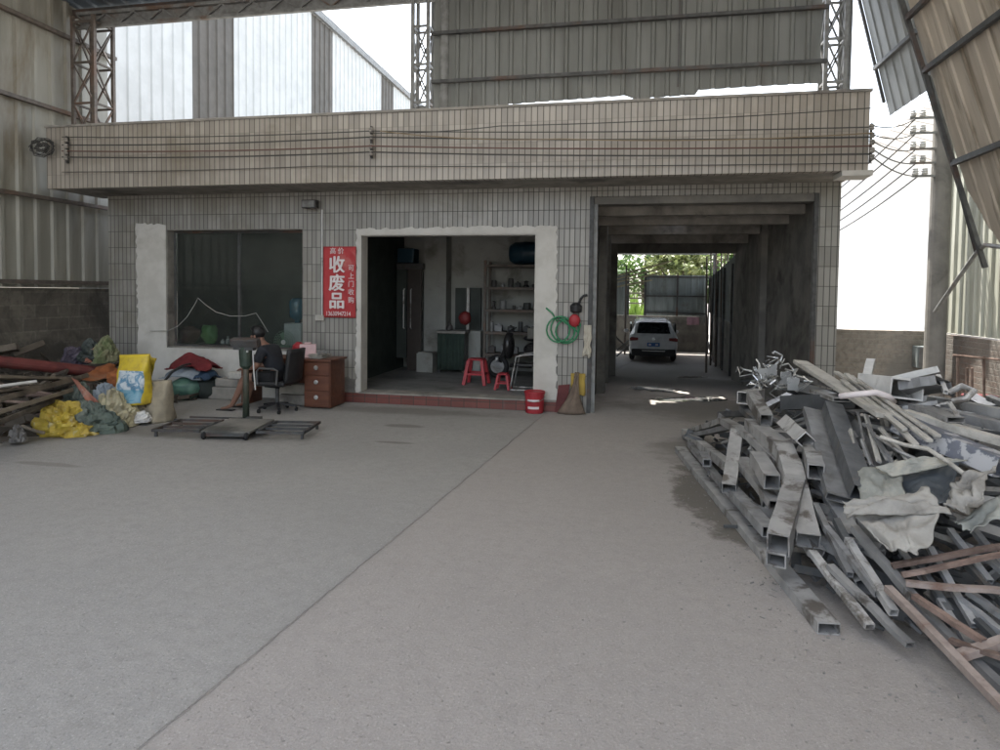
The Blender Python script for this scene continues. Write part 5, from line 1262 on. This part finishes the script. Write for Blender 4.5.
tube(HP(752,424,.12),HP(808,541,.13),.135,.10,'alu','broad bent profile sliding down the middle front of the heap',bend=[HP(784,450,.15),HP(794,480,.15)],dent=.03)
T2(796,484,778,545,.125,.14,'alu','big bright square tube pointing down towards the yard with a wide open end',.16,.30,t=.009)
T2(792,520,776,560,.11,.09,'alu','smaller square tube right underneath the big bright open tube',.05,.21,t=.009)
stub(772,482,-15,-24,.11,.11,.40,'alu','stubby square tube with dark open end in the middle left of the heap')
stub(806,441,-20,-18,.105,.105,.55,'alu','square tube with a diamond turned open end near the heap centre',roll=.75)
stub(816,472,-6,-22,.105,.105,.45,'alu','short square tube with open mouth below the diamond turned end')
tube(HP(816,412,.10),HP(843,500,.10),.20,.05,'alu_grey','wide flat plate profile leaning in the centre of the heap',roll=.2,t=.006)
tube(HP(832,408,.14),HP(863,494,.14),.13,.10,'alu_dark','dark heavy channel leaning right beside the wide flat plate',roll=.2)
tube(HP(785,403,.14),HP(860,401,.10),.12,.12,'alu_dark','dark square tube lying crosswise with its open end to the left near the top',roll=.1)
stub(743,398,16,-4,.12,.12,.5,'alu','square tube with black open end facing left beside the wire tangle')
stub(766,420,-14,-24,.105,.105,.45,'alu','square tube with open end pointing down under the wire tangle')
T2(744,408,760,424,.10,.06,'alu_dark','small dark tube tucked behind the kinked profile',.02,.03)
T2(740,381,776,379,.05,.03,'alu_grey','thin grey strip poking out left at the top of the heap',.06,.02)
T2(686,437,737,426,.09,.05,'alu_grey','flat grey profile bridging the far left tip',.03,.06)
T2(762,462,790,500,.10,.10,'alu','dented tube lying beneath the stubby open tube',.02,.02)
T2(730,488,770,532,.10,.07,'alu_grey','grey profile low behind the long front edge profile',.03,.05)
T2(690,444,724,486,.06,.05,'alu_grey','slim profile just above the front edge on the left',.03,.04)
T2(741,460,778,505,.12,.06,'alu','flat profile lying below the slotted upright tube',.04,.04)
stub(707,463,-4,-8,.075,.075,.25,'alu_grey','tiny tube stub at the far left of the heap')
T2(772,372,850,388,.07,.07,'alu_grey','grey tube along the back ridge of the heap',.05,.05)
T2(788,362,836,384,.14,.012,'alu_grey','flat grey sheet strip behind the bundled strips',.10,.06)
tube(HP(817,391,.16),HP(842,400,.16),.13,.03,'alu','pale short plate end just left of the bundled strips')
# bundle of cream strips tied with a band
bs = [((800,362),(886,416),.16,.05),((836,372),(938,436),.055,.03),((846,374),(930,441),.05,.03),((851,376),(916,445),.05,.03),((842,380),(905,430),.045,.03),((858,380),(925,428),.05,.03)]
bl_ = ['broad cream strip with a cut tip sticking up from the tied bundle','uppermost cream strip of the tied bundle','second cream strip of the tied bundle reaching lowest','middle cream strip of the tied bundle','short inner cream strip of the tied bundle','rearmost cream strip of the tied bundle']
for i,((a,b,w_,h_),lb) in enumerate(zip(bs,bl_)):
    l = .24+.02*(i%3)
    MB().bar(HP(*a,l+.1*(i==0)),HP(*b,l-.02),w_*.8,h_*.7,random.uniform(-.3,.3)).build('cream_strip',M['cream_strip'],None,lb,'strip','tied cream strips',bevel=.004)
bp = HP(866,402,.27)
MB().path([bp+Vector((-.17,.02,.03)),bp+Vector((-.08,-.05,.06)),bp+Vector((.04,-.06,.08)),bp+Vector((.14,-.02,.05)),bp+Vector((.2,.05,.0))],.022,8).build('white_band',M['letter_white'],None,'white band tied round the cream strips','tie',smooth=True)
for k,(a,b) in enumerate((((858,412),(864,442)),((866,415),(879,462)),((868,425),(888,462)),((880,428),(910,462)),((862,440),(872,466)),((850,430),(858,470)),((872,432),(902,478)))):
    MB().bar(HP(*a,.14),HP(*b,.09),.03,.016,random.uniform(0,2)).build('thin_strip',M['cream_strip' if k%2 else 'alu_grey'],None,'thin strip hanging down beneath the tied bundle','strip','thin strips below the tied bundle')
tube(HP(876,386,.16),HP(936,372,.2),.20,.05,'white_paint','long white channel lying at the very top right of the heap',roll=.35)
tube(HP(872,384,.18),HP(907,389,.24),.24,.15,'white_paint','stubby white box profile with rounded open end at the top right',roll=.1,t=.012)
tube(HP(905,389,.18),HP(944,383,.24),.26,.07,'alu_grey','grey panel with bright frame edge at the top right of the heap',roll=.3)
tube(HP(938,376,.22),HP(946,392,.22),.03,.03,'white_paint','short white edge bar at the end of the grey panel')
tube(HP(866,380,.1),HP(871,362,.16),.07,.07,'white_paint','small upright white tube end above the tied bundle')
tube(HP(876,392,.10),HP(956,420,.16),.12,.04,'alu','long flat profile with open end running to the right below the white box profile')
tube(HP(936,405,.16),HP(950,402,.18),.03,.012,'alu','thin bar forming the top of a small bent frame on the right',name='metal_bar',cat='bar')
tube(HP(949,402,.18),HP(958,417,.17),.03,.012,'alu','thin bar forming the side of a small bent frame on the right',name='metal_bar',cat='bar')
tube(HP(902,408,.1),HP(937,402,.12),.05,.03,'alu_grey','thin profile crossing under the flat open profile at right')
tube(HP(902,424,.12),HP(1006,468,.16),.17,.12,'paint_blotch','big slate coloured beam with white paint blotches at the right edge',roll=.15)
tube(HP(905,413,.12),HP(1010,444,.16),.07,.05,'cream_strip','cream flat bar along the top of the slate beam')
tube(HP(910,405,.05),HP(1010,428,.08),.09,.06,'alu_grey','grey bar behind the cream flat bar at the right edge')
tube(HP(930,400,.02),HP(1010,414,.04),.08,.06,'alu','pale bar farthest back at the right edge of the heap')
MB().path([HP(881,437,.2),HP(905,445,.2),HP(928,449,.22),HP(948,462,.24),HP(971,479,.24)],.014,8).build('bent_pipe',M['cream_strip'],None,'thin cream bent pipe arching over the grey sheeting','pipe')
MB().path([HP(876,436,.14),HP(900,452,.13),HP(916,459,.12)],.012,6).build('bent_pipe',M['alu'],None,'thin grey bent rod left of the arching cream pipe','rod')
MB().path([HP(948,393,.15),HP(962,386,.18),HP(974,391,.2),HP(966,399,.16),HP(952,401,.14)],.022,8).build('bent_strip',M['alu'],None,'curled metal strip sticking out right of the grey panel','strip')
# shiny tangle
random.seed(15); mb = MB(); cc = HP(768,379,.10)
for k in range(34):
    p = cc+Vector((random.uniform(-.24,.26),random.uniform(-.2,.25),random.uniform(-.10,.14))); pts=[p]
    for q in range(5): p = p+Vector((random.uniform(-.09,.09),random.uniform(-.09,.09),random.uniform(-.07,.07))); pts.append(p)
    mb.path(pts,random.choice([.006,.009,.013]),5)
mb.build('foil_tangle',M['wire_bright'],None,'shiny tangle of crumpled wire and foil on the left top of the heap','wire tangle')
for k,(px,py) in enumerate(((763,374),(772,370),(786,378),(793,384))):
    p = HP(px,py,.2); MB().sheet(lambda a,b: p+Vector((.10*(a-.5)+.03*n3((a*4,b*4,k)),.05*n3((a*5,b*5,k+3)),.12*(b-.5))),5,5,.004).build('foil_scrap',M['wire_bright'],None,'bright crumpled foil scrap in the shiny tangle','foil','foil scraps in the shiny tangle')
# sheeting
def quad_sheet(name,label,cat,cor,mat,amp=.06,nu=22,nv=22,seed=0,freq=3.,t=.006,sag=0.):
    A,Bc,C_,D = [Vector(c) for c in cor]; nn = (Bc-A).cross(D-A).normalized()
    if nn.dot(CAMP-A) < 0: nn = -nn
    def fn(a,b):
        p = A*(1-a)*(1-b)+Bc*a*(1-b)+C_*a*b+D*(1-a)*b
        h = n3((a*freq*.6+seed,b*freq*.6,seed))+.9*(.5-abs(n3((a*freq*1.1+b*freq*.5,b*freq*.8-a*freq*.4+seed,seed+2))))+.35*(.4-abs(n3((a*freq*2.6,b*freq*2.2+a*freq,seed))))
        e = .5+.5*math.sin(math.pi*min(1,max(0,a)))*math.sin(math.pi*b)
        du_ = (Bc-A)*.05*n3((b*4,a*3,seed+9)); dv_ = (D-A)*.06*n3((a*4,b*3,seed+11))
        return p+nn*(amp*.8*h*(.5+e)+sag*math.sin(math.pi*b)*.1)+du_+dv_
    return MB().sheet(fn,nu,nv,t).build(name,M[mat],None,label,cat,smooth=True)
quad_sheet('plastic_sheet','dark slate blue plastic sheet spread in the hollow of the sheeting','sheet',(HP(886,482,.10),HP(960,462,.10),HP(950,508,.12),HP(905,512,.12)),'plastic_dark',.05,seed=1)
quad_sheet('folded_sheeting','grey green corrugated sheeting folded at the left of the slate plastic sheet','sheet',(HP(858,474,.16),HP(898,464,.14),HP(908,506,.16),HP(862,514,.17)),'tarp_grey',.045,seed=4,freq=4)
quad_sheet('folded_sheeting','grey green sheeting edge running along the top of the slate plastic sheet','sheet',(HP(876,468,.20),HP(924,457,.20),HP(968,462,.18),HP(892,478,.17)),'tarp_grey',.03,seed=14,freq=3)
quad_sheet('dust_sheet','creased beige dust sheet hanging down in a point over the thin tubes','sheet',(HP(845,509,.22),HP(950,514,.26),HP(918,556,.24),HP(892,554,.22)),'tarp_beige',.05,30,26,seed=8,freq=3.2)
quad_sheet('dust_sheet','rolled beige fold along the top edge of the hanging dust sheet','sheet',(HP(843,506,.27),HP(926,492,.27),HP(952,516,.29),HP(848,520,.27)),'tarp_beige',.07,26,16,seed=21,freq=3.5)
quad_sheet('foil_bag','crumpled pale foil bag at the right of the slate plastic sheet','bag',(HP(948,510,.20),HP(962,482,.26),HP(1000,470,.28),HP(976,516,.28)),'tarp_beige',.09,24,24,seed=31,freq=4)
quad_sheet('dust_sheet','dull beige sheet under the crumpled foil bag at the right edge','sheet',(HP(955,526,.14),HP(1012,490,.20),HP(1015,520,.22),HP(970,532,.16)),'tarp_grey',.05,20,20,seed=41)
# thin tubes at the lower front
lo = [((854,528),(914,598),.042,.042,'alu','pale thin square tube with open end, uppermost of the lower front tubes'),((848,540),(894,613),.043,.04,'alu','thin grey square tube with open end right of centre in the lower front'),((826,528),(878,594),.038,.038,'alu_grey','thin dull tube behind the others in the lower front'),((812,552),(870,627),.05,.03,'alu','flat thin tube ending on the concrete next to the long front profile'),((830,566),(910,645),.045,.028,'alu','long flat thin tube ending on the concrete farthest right of the pair'),((836,520),(858,562),.038,.038,'alu_dark','dark thin tube sloping under the dust sheet'),((815,505),(850,575),.036,.036,'alu_grey','thin tube in the shadow beneath the broad bent profile')]
for i,(a,b,w_,h_,mt,lb) in enumerate(lo):
    tube(HP(*a,.10),HP(*b,.035 if i in (3,4) else .07),w_,h_,mt,lb,t=.004)
tube(HP(914,603,.04),HP(1060,745,.06),.045,.04,'alu_grey','grey channel running off the lower right corner beside the rusty bar')
lb2 = ['long rusty bar on the concrete at the lower right of the heap','rust brown bar rising to the right under the dust sheet','second rust brown bar just below the dust sheet at right','broad pale rusty flat bar pointing right','rusty bar slanting down to the lower right','pale rusty box section with a printed strip at the right edge','rusty angle bar crossing beneath the broad flat bar']
ru = [((888,588),(1060,765),.04,.032,'rust_pale'),((892,566),(1010,545),.03,.024,'rust'),((902,575),(1010,553),.028,.02,'rust'),((906,583),(1012,592),.045,.022,'rust_pale'),((914,596),(984,642),.034,.026,'rust'),((957,657),(1012,639),.052,.032,'rust_pale'),((950,640),(1010,660),.036,.02,'rust')]
for (a,b,w_,h_,mt),lb in zip(ru,lb2): tube(HP(*a,.12),HP(*b,.14),w_,h_,mt,lb,t=.005,name='rusty_bar',cat='rusty bar')
grp = [((950,530),(990,582)),((930,548),(975,626)),((972,528),(1008,572)),((960,600),(1002,632)),((968,592),(1010,622)),((985,588),(1012,606)),((940,600),(972,650)),((990,560),(1012,580)),((960,556),(1010,612)),((920,566),(950,612)),((976,620),(1012,655))]
for a,b in grp: tube(HP(*a,.06),HP(*b,.05),.034,.028,'alu_grey' if random.random()<.6 else 'alu_dark','thin grey tube in the shadow under the rusty bars at the lower right',"thin tubes under the rusty bars",t=.004)
# tidy medium layer on top of the surface, following the heap
random.seed(19)
for k in range(46):
    px = random.uniform(735,900); py = random.uniform(405,540)
    if py < 385+ (px-735)*.05: continue
    p = HP(px,py,.02); a = random.gauss(1.9,.35); L = random.uniform(.4,1.1); d = Vector((math.cos(a),math.sin(a),0)).normalized()
    A, Bq = p-d*L/2, p+d*L/2
    if A.x < x0f(A.y)+.1 or Bq.x < x0f(Bq.y)+.1: continue
    A.z = zsurf(A.x,A.y)+.0; Bq.z = zsurf(Bq.x,Bq.y)+.0
    mt, kd = random.choices(kinds,(3,4,3))[0]; s = random.choice([.035,.05,.06,.08])
    tube(A,Bq,s,s*random.choice([.4,1,.6]),mt,'%s tube piece wedged between the large profiles of the heap' % kd,'%s tube pieces among the large profiles' % kd,roll=random.uniform(0,1.5))
# small grit and filings scattered round the heap
gb = MB(); random.seed(61)
for k in range(520):
    y_ = random.uniform(2.6,8.6); x_ = x0f(y_)-abs(random.gauss(0,.28))+.1
    if k > 380: x_ = random.uniform(-7,2); y_ = random.uniform(2.5,9.2)
    s_ = random.uniform(.002,.007)*(1 if k <= 380 else .6); gb.ball((x_,y_,s_*.4),(s_*random.uniform(.7,1.6),s_,s_*.6),5,4,.3)
    if k < 60:
        a = random.uniform(0,3.1); d = Vector((math.cos(a),math.sin(a),0))*random.uniform(.015,.04); gb.bar((x_+.08,y_,.004),Vector((x_+.08,y_,.004))+d,.005,.004)
gb.build('grit', surf('grey grit',(.26,.25,.235)), None, 'scattered grit and metal filings on the concrete', 'grit', kind='stuff')
# things behind the heap
RG_ = thing('rebar_frame','rusty upright bar frame leaning on the brick wall behind the heap','frame',(4.3,8.2,.6))
for px in (958,967,972,984):
    MB().cyl(at(px,356 if px in(958,984) else 368,y=8.4),at(px,418,y=8.4),.014,n=6).build('upright',M['rust'],RG_)
MB().cyl(at(953,355,y=8.4),at(1002,360,y=8.3),.014,n=6).build('crossbar',M['rust'],RG_)
MB().box(at(965,400,y=8.5).x,at(998,400,y=8.5).x,8.45,8.62,at(980,413,y=8.5).z,at(980,395,y=8.5).z).build('red_crate',surf('dull red plastic',(.14,.03,.035),dirt=(.15,.12,.1)),None,'dull red crate behind the rebar frame at the right','crate',bevel=.02)
MBX = thing('meter_box','grey metal meter box fixed above the brick wall by the pole','meter box',tuple(at(926,367,y=10.5)))
a,b = at(917,368,y=10.5),at(936,347,y=10.5)
MB().box(a.x,b.x,10.5,10.69,a.z,b.z).build('case',M['fence_sheet'],MBX,bevel=.01); MB().box(a.x+.02,b.x-.02,10.488,10.499,a.z+.02,b.z-.02).build('door',M['alu_grey'],MBX)

# ================================================================== SCRAP HEAP ON THE LEFT
def zl(x,y):
    e = -6.55-.25*smooth(5.6,3,y); d = e-x
    return .95*(1-math.exp(-max(0,d)*.62))*(1-smooth(8.2,9.3,y)*.3)
def HL(px,py,lift=0.):
    d = ray(px,py); t=2.
    while t < 16:
        p = CAMP+d*t
        if p.x < -9.1 or p.z <= zl(p.x,p.y)+lift: return p
        t += .015
    return p
M['wood'] = surf('weathered dark timber', (.11,.09,.07), (.07,.058,.045), 4, dirt=(.17,.145,.115), rough=.9, rnd=.3, stretch=(1,1,1), bmp=.4)
M['wood_pale'] = surf('weathered pale timber', (.22,.185,.14), (.16,.135,.105), 4, dirt=(.11,.09,.07), rough=.9, rnd=.25, bmp=.4)
M['red_pipe'] = surf('dull red pipe', (.15,.035,.03), (.10,.026,.024), 4, dirt=(.10,.075,.06), rough=.7)
random.seed(88)
for k in range(70):
    y_ = random.uniform(3.8,9.0); x_ = random.uniform(-9.0,-6.9); z_ = zl(x_,y_)*random.uniform(.25,.92)
    a = random.gauss(2.35,.55); L = random.uniform(.8,2.4); d = Vector((math.cos(a),math.sin(a),random.uniform(-.12,.12)))
    A,Bq = Vector((x_,y_,z_))-d*L/2, Vector((x_,y_,z_))+d*L/2; ok=True
    for e in (A,Bq):
        if e.x>-6.75 or e.x<-9.15 or e.y>9.3: ok=False
        e.z=max(.03,min(e.z,zl(e.x,e.y)))
    if not ok: continue
    k_ = random.random()
    if k_<.5: MB().bar(A,Bq,random.uniform(.05,.12),random.uniform(.03,.06),random.uniform(0,1)).build('timber_length',M['wood'] if k_<.35 else M['wood_pale'],None,'weathered timber length in the heap against the block wall','timber','timber lengths in the left heap')
    else: MB().cyl(A,Bq,random.uniform(.018,.035),n=8).build('rusty_rod',M['steel_brown'] if k_<.8 else M['rust'],None,'rusty rod in the heap against the block wall','rod','rusty rods in the left heap')
random.seed(9)
core = MB()
for k in range(500):
    y_ = random.uniform(3.6,9.2); x_ = random.uniform(-9.1,-6.7); zt = zl(x_,y_); z_ = random.uniform(.01,max(.02,zt*.85)); a = random.uniform(0,3.14); d = Vector((math.cos(a),math.sin(a),random.uniform(-.4,.4)))*random.uniform(.1,.4)
    p = Vector((x_,y_,z_)); e = p+d; e.z=max(.01,min(e.z,zt)); e.x=max(-9.2,min(e.x,-6.6)); core.bar(p,e,random.uniform(.02,.09),random.uniform(.01,.04),random.uniform(0,3))
core.build('rubbish_litter',M['wood'],None,'dark litter of wood and wire filling the left heap','litter',kind='stuff')
def LP(pts,r,mat,lab,name='pipe',cat='pipe',lift=.08,r1=None): return MB().path([HL(a,b,lift) for a,b in pts],r,10,r1).build(name,M[mat],None,lab,cat,smooth=True)
p0_,p1_ = at(-25,359,y=7.2),at(108,373,y=8.7)
MB().cyl(p0_,p1_,.085,n=14).build('red_pipe',M['red_pipe'],None,'long dull red pipe lying across the left heap by the block wall','pipe')
for (a,b,ya_,yb2,w_,h_,mt,lab) in (((12,355),(43,343),8.0,8.4,.13,.09,'wood','dark timber beam end sticking up behind the red pipe'),((-10,352),(18,347),7.8,8.0,.16,.1,'wood','blunt dark timber piece at the far left behind the red pipe'),((-30,377),(80,379),5.6,7.6,.06,.04,'wood_pale','pale long timber in front of the red pipe'),((-20,405),(85,376),5.2,7.5,.10,.06,'wood','dark beam slanting from the left edge towards the yellow blue sack'),((-20,418),(72,390),5.0,7.0,.07,.05,'wood_pale','lower slanting brown beam on the left heap'),((-15,428),(60,398),4.9,6.8,.08,.05,'wood','lowest slanting dark beam on the left heap'),((-10,388),(34,382),5.5,6.0,.09,.03,'white_paint','white board end near the left edge of the photo')):
    MB().bar(at(*a,y=ya_),at(*b,y=yb2),w_,h_,.3).build('beam' if mt!='white_paint' else 'board',M[mt],None,lab,'timber' if mt!='white_paint' else 'board',bevel=.006)
# bags and cloths
M['sack_yellow'] = surf('yellow printed sack', (.44,.33,.045), (.36,.26,.05), 6, dirt=(.44,.39,.24), dirt_scale=14, dirt_lo=.54, dirt_hi=.7, rough=.6, bmp=.3, bscale=25)
M['sack_green'] = surf('dark grey green sack', (.085,.11,.09), (.06,.08,.07), 6, dirt=(.15,.17,.15), rough=.75, bmp=.3, bscale=20)
M['sack_cream'] = surf('cream plastic sack', (.42,.38,.24), (.32,.29,.2), 6, dirt=(.24,.22,.17), rough=.7, bmp=.3, bscale=20)
M['sack_woven'] = surf('woven beige sack', (.30,.26,.19), (.23,.20,.15), 7, dirt=(.15,.125,.09), rough=.9, bmp=.4, bscale=45)
M['cloth_orange'] = surf('orange cloth', (.30,.10,.03), (.22,.075,.03), 6, dirt=(.2,.14,.1), rough=.9)
M['cloth_pink'] = surf('salmon cloth', (.36,.15,.10), (.27,.11,.08), 6, dirt=(.35,.3,.26), rough=.9)
def GP3(px,py): return at(px,py,z=0.)
def crumple(name,lab,cat,px0,px1,py_b,py_t,y,mat,seed,ry=.2,skew=0,amp=.3):
    A = at(px0,py_b,y=y); Bq = at(px1,py_b,y=y); top_ = at((px0+px1)/2,py_t,y=y); c = Vector(((A.x+Bq.x)/2,y,max(0,A.z))); rx=(Bq.x-A.x)/2; h = top_.z-c.z
    vs=[];fs=[];R=20;n=44
    for i in range(R+1):
        th = math.pi/2*(i/R); 
        for k in range(n):
            a = 2*math.pi*k/n; d = Vector((math.cos(a)*math.cos(th),math.sin(a)*math.cos(th),math.sin(th)))
            q = 1+amp*.9*n3(d*1.6+Vector((seed,seed,0)))-amp*.9*max(0,.22-abs(n3(d*2.6+Vector((seed,0,seed)))))*3.2+amp*.25-amp*.5*max(0,.2-abs(n3(d*5.5+Vector((0,seed,seed)))))*2.5
            vs.append(c+Vector((d.x*rx*q+skew*d.z*rx,d.y*ry*q,max(0.002,d.z*h*q))))
    for i in range(R):
        for k in range(n): fs.append((i*n+k,i*n+(k+1)%n,(i+1)*n+(k+1)%n,(i+1)*n+k))
    fs.append(tuple(range(n-1,-1,-1))); return MB().add(vs,fs).build(name,M[mat],None,lab,cat,smooth=False)
crumple('sack','crumpled yellow printed sack lying at the front of the left heap','sack',41,92,433,402,6.5,'sack_yellow',3,.26,-.25,.35)
crumple('sack','dark grey green sack slumped between the yellow sack and the cream sack','sack',68,118,430,404,6.7,'sack_green',7,.28,-.2,.3)
crumple('sack','small grey green sack lying higher behind the slumped green sack','sack',62,95,410,388,7.1,'sack_green',12,.24,0,.35)
crumple('sack','cream plastic sack in front of the tall yellow and blue sack','sack',98,133,424,392,7.0,'sack_cream',17,.26,-.15,.35)
crumple('sack','brownish cream sack wedged behind the cream plastic sack','sack',112,150,418,396,7.3,'sack_woven',19,.24,.1,.3)
crumple('plastic_bag','small whitish plastic bag on the ground beside the woven sack','bag',131,150,421,411,7.15,'white_paint',23,.12,0,.3)
crumple('plastic_bag','pale grey bag tucked below the orange cloth','bag',97,115,404,384,7.3,'cloth_blue',29,.16,0,.35)
quad_sheet('cloth','orange cloth spread over the top of the left heap','cloth',(HL(80,381,.06),HL(98,366,.10),HL(116,365,.12),HL(118,380,.08)),'cloth_orange',.06,14,14,seed=3)
quad_sheet('cloth','rusty orange cloth hanging beside the tall yellow and blue sack','cloth',(at(108,373,y=7.6),at(124,371,y=7.6),at(124,391,y=7.55),at(108,390,y=7.5)),'cloth_orange',.05,14,14,seed=9)
quad_sheet('cloth','salmon pink cloth strip pointing up in the middle of the left heap','cloth',(at(72,379,y=7.0),at(78,381,y=7.0),at(100,404,y=6.8),at(88,404,y=6.8)),'cloth_pink',.05,12,14,seed=14)
M['cloth_purple'] = surf('purplish cloth', (.09,.075,.10), (.06,.05,.07), 6); M['cloth_lime'] = surf('lime green sheet', (.13,.16,.075), (.22,.21,.13), 5)
for px0,px1,pb_,pt,mt,sd,lab in ((68,84,364,347,'cloth_purple',2,'purplish cloth bundle on top of the left heap by the wall'),(82,108,360,342,'inner_dark',5,'black cloth bundle on top of the left heap'),(88,102,361,349,'cloth_pink',15,'faded pink cloth poking from the black bundle'),(98,114,362,340,'cloth_lime',8,'lime green sheet crumpled on top of the left heap by the tiled corner')):
    crumple('cloth_bundle',lab,'cloth',px0,px1,pb_,pt,8.6,mt,sd,.2,0,.4)
# tall yellow and blue sack
def big_sack(name,lab,px0,px1,pyt,pyb,y,mat,seed):
    A,Bq = at(px0,pyb,y=y),at(px1,pyb,y=y); zt = at(px0,pyt,y=y).z; c = Vector(((A.x+Bq.x)/2,y,max(0.003,A.z))); rx=(Bq.x-A.x)/2; h=zt-c.z
    vs=[];fs=[];R=16;n=28
    for i in range(R+1):
        f=i/R; th = .17*(1-.75*f**1.5)
        for k in range(n):
            a=2*math.pi*k/n; ca,sa=math.cos(a),math.sin(a)
            sx=math.copysign(abs(ca)**.5,ca); sy=math.copysign(abs(sa)**.6,sa)
            q=1+.10*n3((sx*1.5+seed,sy*2,f*3))+.05*n3((sx*5,sy*4+seed,f*7))
            vs.append(c+Vector((rx*sx*q*(1-.05*math.sin(f*3.1)),th*sy*(1+.5*n3((sx*3,f*4,seed))),h*f*(1+.02*sx))))
    for i in range(R):
        for k in range(n): fs.append((i*n+k,i*n+(k+1)%n,(i+1)*n+(k+1)%n,(i+1)*n+k))
    fs+=[tuple(range(n-1,-1,-1)),tuple(R*n+k for k in range(n))]
    return MB().add(vs,fs), c, rx, h
m_s, t_s, b_s = mat_base('yellow sack with blue print'); co = coords(t_s); sp = t_s.nodes.new('ShaderNodeSeparateXYZ'); t_s.links.new(co,sp.inputs[0])
mbk, ck, rxk, hk = big_sack('sack','',121,150,354,402,7.25,None,4)
xn = mth(t_s,'DIVIDE',mth(t_s,'SUBTRACT',sp.outputs[0],0.),rxk); zn = mth(t_s,'DIVIDE',sp.outputs[2],hk)
inb = mth(t_s,'MULTIPLY',mth(t_s,'LESS_THAN',mth(t_s,'ABSOLUTE',mth(t_s,'SUBTRACT',xn,.08)),.80),mth(t_s,'MULTIPLY',mth(t_s,'LESS_THAN',zn,.68),mth(t_s,'GREATER_THAN',zn,.04)))
pic = mix(t_s, ramp(t_s,noise(t_s,co,9,5,.6,1.2),.42,.58),(.10,.22,.33),(.52,.56,.58)); low = mth(t_s,'LESS_THAN',zn,.30); pic = mix(t_s,mth(t_s,'MULTIPLY',low,.75),pic,(.07,.26,.36))
c_y = mix(t_s, ramp(t_s,noise(t_s,co,12),.4,.7),(.56,.42,.03),(.44,.32,.04)); c_f = mix(t_s,inb,c_y,pic)
t_s.links.new(c_f,b_s.inputs['Base Color']); b_s.inputs['Roughness'].default_value=.5; bump(t_s,b_s,noise(t_s,co,16),.3,.02)
mbk.build('sack',m_s,None,'tall upright yellow sack with a blue and white picture print','sack',smooth=True)
M['sack_yellow2'] = surf('plain yellow sack', (.50,.38,.03), (.40,.30,.04), 6)
quad_sheet('sack_flap','yellow sack corner sticking up behind the tall yellow and blue sack','sack',(at(147,356,y=7.5),at(158,358,y=7.5),at(149,384,y=7.5),at(146,384,y=7.5)),'sack_yellow2',.04,10,12,seed=2)
mbk,_,_,_ = big_sack('sack','',149,171,380,421,7.4,None,9)
mbk.build('sack',M['sack_woven'],None,'upright woven beige sack beside the tall yellow and blue sack','sack',smooth=True)
MB().path([at(163,383,y=7.4),at(172,372,y=7.8),at(182,366,y=8.5),at(190,364,y=8.9)],.018,6).build('strap',M['black_plastic'],None,'dark strap stretched from the woven sack to the red cloth heap','strap')
M['grey_rag'] = surf('grey rag', (.18,.17,.16))
crumple('rag','small grey rag on the concrete at the front left','rag',11,25,441,427,5.9,'grey_rag',6,.08,0,.4)
MB().path([at(22,426,y=6.1),at(35,431,y=6.1),at(44,433,y=6.2)],.02,6).build('stick',M['wood_pale'],None,'pale stick on the ground left of the yellow sack','stick')
for i,(x_,y_) in enumerate(((150,419),(190,417))): 
    p=at(x_,y_,z=.012); MB().bar(p,p+Vector((.9,.12,0)),.02,.02).build('rod',M['steel_dark'],None,['thin dark rod lying left of the scale deck','thin dark rod lying behind the scale deck'][i],'rod')
